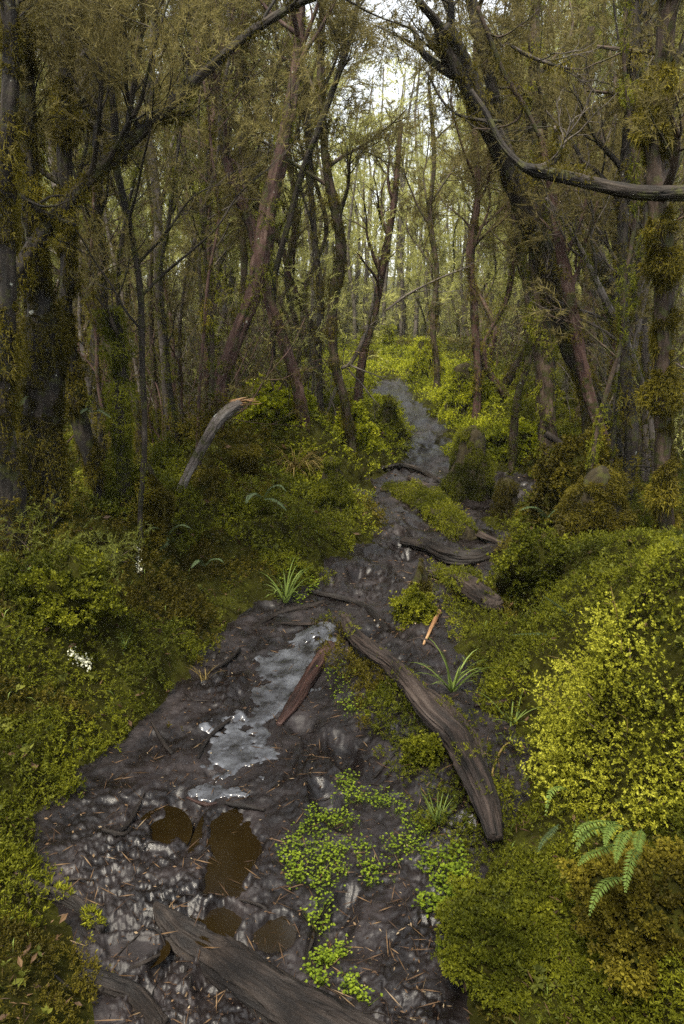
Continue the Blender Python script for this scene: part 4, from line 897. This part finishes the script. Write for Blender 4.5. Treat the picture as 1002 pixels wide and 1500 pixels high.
fern('dim green fern in the shade of the thick black trunk', [[(60,860),(70,840),(80,828),(92,832)],[(60,860),(50,842),(48,830),(40,834)],[(60,860),(76,856),(92,862),(100,874)]], 2.9, .03, 'grass', 9)
fern('small pale fern growing on the thick black trunk', [[(22,598),(30,590),(36,582),(44,580)],[(22,598),(18,590),(16,584),(10,584)]], 3.3, .02, 'ferndark', 10, tint=1.)
fern('small pale fern on the slim moss-crusted trunk', [[(135,604),(146,600),(156,606),(162,612)],[(135,604),(128,598),(122,600),(118,606)]], 3.8, .022, 'ferndark', 11, tint=1.)
fern('little fern on the moss slope above the path edge', [[(300,830),(308,820),(320,818),(328,824)],[(300,830),(292,820),(286,824),(280,832)]], 3.6, .02, 'ferndark', 12, tint=.7)
fern('pale fern near the foot of the snapped branch', [[(245,785),(235,775),(222,772),(212,780)],[(245,785),(255,772),(268,768),(280,774)],[(245,785),(240,798),(228,806),(220,816)]], 3.9, .03, 'ferndark', 13, tint=.8)
# ------------------------------------------------------------------ grass tufts
def tuft(label, px, py, hgt, n, mat, seed, spread=.6, w=.0035, droop=.8):
    r = np.random.RandomState(seed); q = hit(px, py); s = depth_scale(math.hypot(q[1], CAMZ-q[2])); L = hgt*s
    T = thing('grass_tuft', label, 'grass tuft', q); mb = MB()
    for i in range(n):
        a = r.uniform(0, 6.28); out = np.array([cos(a), sin(a), 0])*spread*r.uniform(.3, 1.2); l = L*r.uniform(.5, 1.25); d = nrm(out+np.array([0, 0, 1.]))
        K = 7; C = [np.array([r.normal()*.008, r.normal()*.008, 0])]
        for k in range(K-1): d = nrm(d+np.array([0, 0, -1.])*droop*.22*(k/3.)); C.append(C[-1]+d*l/(K-1))
        C = np.array(C); sd = nrm(np.cross(d, [0, 0, 1.])+1e-4); ww = w*np.array([.7, 1, 1, .9, .7, .45, .05])
        V = np.stack([C-sd*ww[:, None], C+sd*ww[:, None]], 1).reshape(-1, 3)
        mb.add(V, [(2*k, 2*k+1, 2*k+3, 2*k+2) for k in range(K-1)], None, None, np.clip(.5+r.normal()*.25, 0, 1))
    mb.build('blades', M[mat], T)
tuft('arching green grass tuft beside the long weathered root', 662, 1015, 75, 20, 'grass', 1, .8, .0048, 1.)
tuft('sparse green grass tuft nearer the fern', 752, 1062, 60, 14, 'grass', 2, 1.2, .003, .7)
tuft('bladed grass tuft where moss meets mud', 418, 885, 60, 22, 'grass', 3, .8, .005, 1.)
tuft('dry straw-coloured tussock hanging on the bank', 432, 700, 70, 120, 'straw', 4, 1.1, .0035, 1.9)
tuft('short bright grass tuft by the frayed root end', 640, 1210, 36, 40, 'grass', 5, .8, .002, .5)
tuft('fine grass tuft at the top of the shadowed moss', 182, 950, 30, 14, 'grass', 6, .7, .002, .6)
tuft('small grass tuft on the corner of the silt', 300, 1000, 30, 14, 'straw', 7, .9, .002, .6)
# ------------------------------------------------------------------ creeping herb patches
def herb(label, poly, n, seed, sz=.0049):
    n = int(n*1.6)
    r = np.random.RandomState(seed); W = np.array([hit(*p)[:2] for p in poly]); lo, hi = W.min(0)-.03, W.max(0)+.03
    x = r.uniform(lo[0], hi[0], n*6); y = r.uniform(lo[1], hi[1], n*6); d = sdist(x, y, W)+.05*fbm(x, y, 12, 3, seed)
    k = np.where((d < .01) & (fbm(x, y, 14, 3, seed+1) > -.02))[0][:n]; x, y = x[k], y[k]; z = h(x, y)
    n = len(x); hgt = r.uniform(.006, .04, n); P0 = np.stack([x, y, z], -1); lean = r.normal(size=(n, 3))*.012; lean[:, 2] = 0; P1 = P0+lean; P1[:, 2] += hgt
    mb = MB(); blades(mb, P0, nrm(P1-P0), np.linalg.norm(P1-P0, axis=1), .0009, .1, False, r)
    K = 5; a = np.tile(np.arange(K)*2*pi/K, n)+np.repeat(r.rand(n)*6, K); D = nrm(np.stack([np.cos(a), np.sin(a), r.uniform(.1, .6, n*K)], -1)+r.normal(size=(n*K, 3))*.15)
    C = np.repeat(P1, K, 0); l = sz*r.uniform(.6, 1.3, n*K)
    S = nrm(np.cross(D, np.array([0, 0, 1.])))*(l*.42)[:, None]
    V = np.stack([C, C+D*(l*.45)[:, None]-S, C+D*l[:, None], C+D*(l*.45)[:, None]+S], 1).reshape(-1, 3)
    mb.add(V, np.arange(n*K*4).reshape(-1, 4), None, None, np.repeat(np.clip(np.repeat(.45+r.normal(size=n)*.3, K)+r.normal(size=n*K)*.12, 0, 1), 4))
    o = mb.build('creeping_herb', M['herb']); o['kind'] = 'stuff'; o['label'] = label
herb('light green creeper spreading over the mud', [(415,1250),(440,1225),(470,1190),(505,1145),(540,1165),(580,1180),(625,1215),(610,1250),(575,1290),(540,1300),(500,1340),(470,1372),(452,1330),(430,1290)], 900, 3)
herb('small-leaved creeper against the mossy hump', [(620,1260),(650,1240),(680,1250),(690,1320),(678,1390),(650,1400),(625,1340)], 420, 4, .0062)
herb('bright creeper over the big muddy root', [(440,1405),(470,1395),(505,1400),(520,1440),(540,1475),(500,1470),(460,1440)], 300, 5)
herb('sprigs of creeper beside the wet silt', [(470,985),(500,975),(525,1000),(530,1040),(520,1065),(490,1030)], 90, 6, .006)
herb('creeper leaves among the moss where the bank meets the mud', [(400,850),(440,830),(460,860),(440,890),(410,880)], 160, 7, .009)
# ------------------------------------------------------------------ white lichen frills on the moss bank
def frill(label, pts, seed):
    r = np.random.RandomState(seed); b = hit(*pts[0]); T = thing('pale_lichen', label, 'lichen', b); fb = MB()
    for px, py in pts:
        q = hit(px, py)-b+np.array([0, -.01, .03]); n = 26; P = q+r.normal(size=(n, 3))*.009; D = nrm(rdir(n, r)+np.array([0, -.4, .5])); l = r.uniform(.006, .012, n)
        blades(fb, P, D, l, l*.45, r.rand(n), True, r)
    fb.build('frills', M['flower'], T)
frill('cream lichen frills lying on the open moss bank', [(108,968),(114,974),(122,978),(128,985),(134,990),(130,978)], 1)
frill('vertical strand of white lichen in the dark moss', [(200,808),(204,814),(203,824),(205,836),(206,846)], 2)
# ------------------------------------------------------------------ litter on the mud
def litter():
    r = np.random.RandomState(31); n = 16000; u = r.uniform(-.8, .8, n); y = .95*np.exp(r.uniform(0, 2.1, n)); x = u*y; z, d = raw_h(x, y); k = d < -.02; x, y, z = x[k], y[k], z[k]; n = len(x)
    D = rdir(n, r); D[:, 2] *= .15; D = nrm(D); l = r.uniform(.003, .016, n)*(.6+.25*y); mb = MB()
    blades(mb, np.stack([x, y, z+.003], -1), D, l, l*r.uniform(.05, .3, n), r.rand(n)**1.8, True, r)
    q = r.randint(n, size=1500); D = rdir(1500, r); D[:, 2] *= .1; D = nrm(D); L2 = r.uniform(.02, .08, 1500)
    blades(mb, np.stack([x[q], y[q], z[q]+.006], -1), D, L2, .0011+.0003*y[q], r.rand(1500)*.8, True, r)
    o = mb.build('litter', M['litter']); o['kind'] = 'stuff'
litter()
def bank_plants():
    r = np.random.RandomState(52); n = 2600; u = r.uniform(-1., 1., n); y = 1.0*np.exp(r.uniform(0, 2.2, n)); x = u*y; z, d = raw_h(x, y); k = (d > .12) & (fbm(x, y, 1.8, 3, 150) > -.05)
    x, y, z = x[k], y[k], z[k]; n = len(x); P = np.stack([x, y, z+r.uniform(.005, .05, n)], -1); K = 8
    D = nrm(rdir(n*K, r)+np.array([0, -.1, .7])); l = np.repeat((.010+.006*y)*r.uniform(.6, 1.6, n), K)*r.uniform(.7, 1.2, n*K); mb = MB()
    blades(mb, np.repeat(P, K, 0), D, l, l*.22, np.clip(np.repeat(r.rand(n), K)+r.normal(size=n*K)*.08, 0, 1), True, r, .2); o = mb.build('ground_plants', M['bush']); o['kind'] = 'stuff'
    m = 9000; u = r.uniform(-1., 1., m); y = 1.0*np.exp(r.uniform(0, 2.4, m)); x = u*y; z, d = raw_h(x, y); k = d > .0; x, y, z = x[k], y[k], z[k]; m = len(x); mb = MB()
    D = rdir(m, r); D[:, 2] = np.abs(D[:, 2])*.5; D = nrm(D); l = (.006+.008*y**.7)*r.uniform(.5, 2.5, m)
    blades(mb, np.stack([x, y, z+.012*y**.6*r.rand(m)+.008], -1), D, l, l*r.choice([.05, .05, .2], m), r.rand(m)*.6, True, r, .1); o = mb.build('leaf_litter', M['litter']); o['kind'] = 'stuff'
bank_plants()
# ------------------------------------------------------------------ haze
hz = MB(); X0, Y0_, Z0, X1, Y1_, Z1 = -305, -65, -6, 305, 310, 46
hz.add([(X0,Y0_,Z0),(X1,Y0_,Z0),(X1,Y1_,Z0),(X0,Y1_,Z0),(X0,Y0_,Z1),(X1,Y0_,Z1),(X1,Y1_,Z1),(X0,Y1_,Z1)], [(3,2,1,0),(4,5,6,7),(0,1,5,4),(1,2,6,5),(2,3,7,6),(3,0,4,7)])
hm, nt, out = newmat('haze_air'); pv = N(nt, 'ShaderNodeVolumePrincipled'); pv.inputs['Color'].default_value = (.96, .95, .82, 1); pv.inputs['Density'].default_value = .0010; pv.inputs['Anisotropy'].default_value = .2
nt.links.new(pv.outputs[0], out.inputs['Volume']); ho = hz.build('haze', hm); ho['kind'] = 'stuff'
# ------------------------------------------------------------------ light
sc = bpy.context.scene
w = bpy.data.worlds.new('World'); sc.world = w; w.use_nodes = True; nt = w.node_tree; nt.nodes.clear()
SUN_EL, SUN_AZ = radians(66), radians(-150)     # azimuth from +Y (ahead) towards +X
sky = N(nt, 'ShaderNodeTexSky', sky_type='NISHITA'); sky.sun_disc = False; sky.sun_elevation = SUN_EL; sky.sun_rotation = SUN_AZ; sky.dust_density = 4; sky.air_density = 1.2
mx = N(nt, 'ShaderNodeMix', data_type='RGBA'); mx.inputs[0].default_value = .6; nt.links.new(sky.outputs[0], mx.inputs[6]); mx.inputs[7].default_value = (8.8, 9.1, 9.4, 1)
bg = N(nt, 'ShaderNodeBackground'); bg.inputs[1].default_value = .105; nt.links.new(mx.outputs[2], bg.inputs[0])
wo = N(nt, 'ShaderNodeOutputWorld'); nt.links.new(bg.outputs[0], wo.inputs[0])
ld = bpy.data.lights.new('sun', 'SUN'); ld.energy = 4.2; ld.angle = radians(9); ld.color = (1, .92, .76)
lo = bpy.data.objects.new('sun', ld); COL.objects.link(lo)
import mathutils
dirv = mathutils.Vector((sin(SUN_AZ)*cos(SUN_EL), cos(SUN_AZ)*cos(SUN_EL), sin(SUN_EL))); lo.rotation_euler = dirv.to_track_quat('Z', 'Y').to_euler()
# ------------------------------------------------------------------ camera
cd = bpy.data.cameras.new('camera'); cd.sensor_fit = 'VERTICAL'; cd.sensor_height = 36; cd.lens = 24; cd.clip_end = 1500; cd.clip_start = .05
co = bpy.data.objects.new('camera', cd); COL.objects.link(co); co.location = (0, 0, CAMZ); co.rotation_euler = (pi/2-PITCH, 0, 0); sc.camera = co
sc.view_settings.view_transform = 'Standard'; sc.view_settings.look = 'None'; sc.view_settings.exposure = 1.3; sc.view_settings.gamma = 1
sc.cycles.use_denoising = False; sc.cycles.sample_clamp_indirect = 4; sc.cycles.max_bounces = 6; sc.cycles.diffuse_bounces = 4; sc.cycles.glossy_bounces = 2; sc.cycles.transmission_bounces = 3
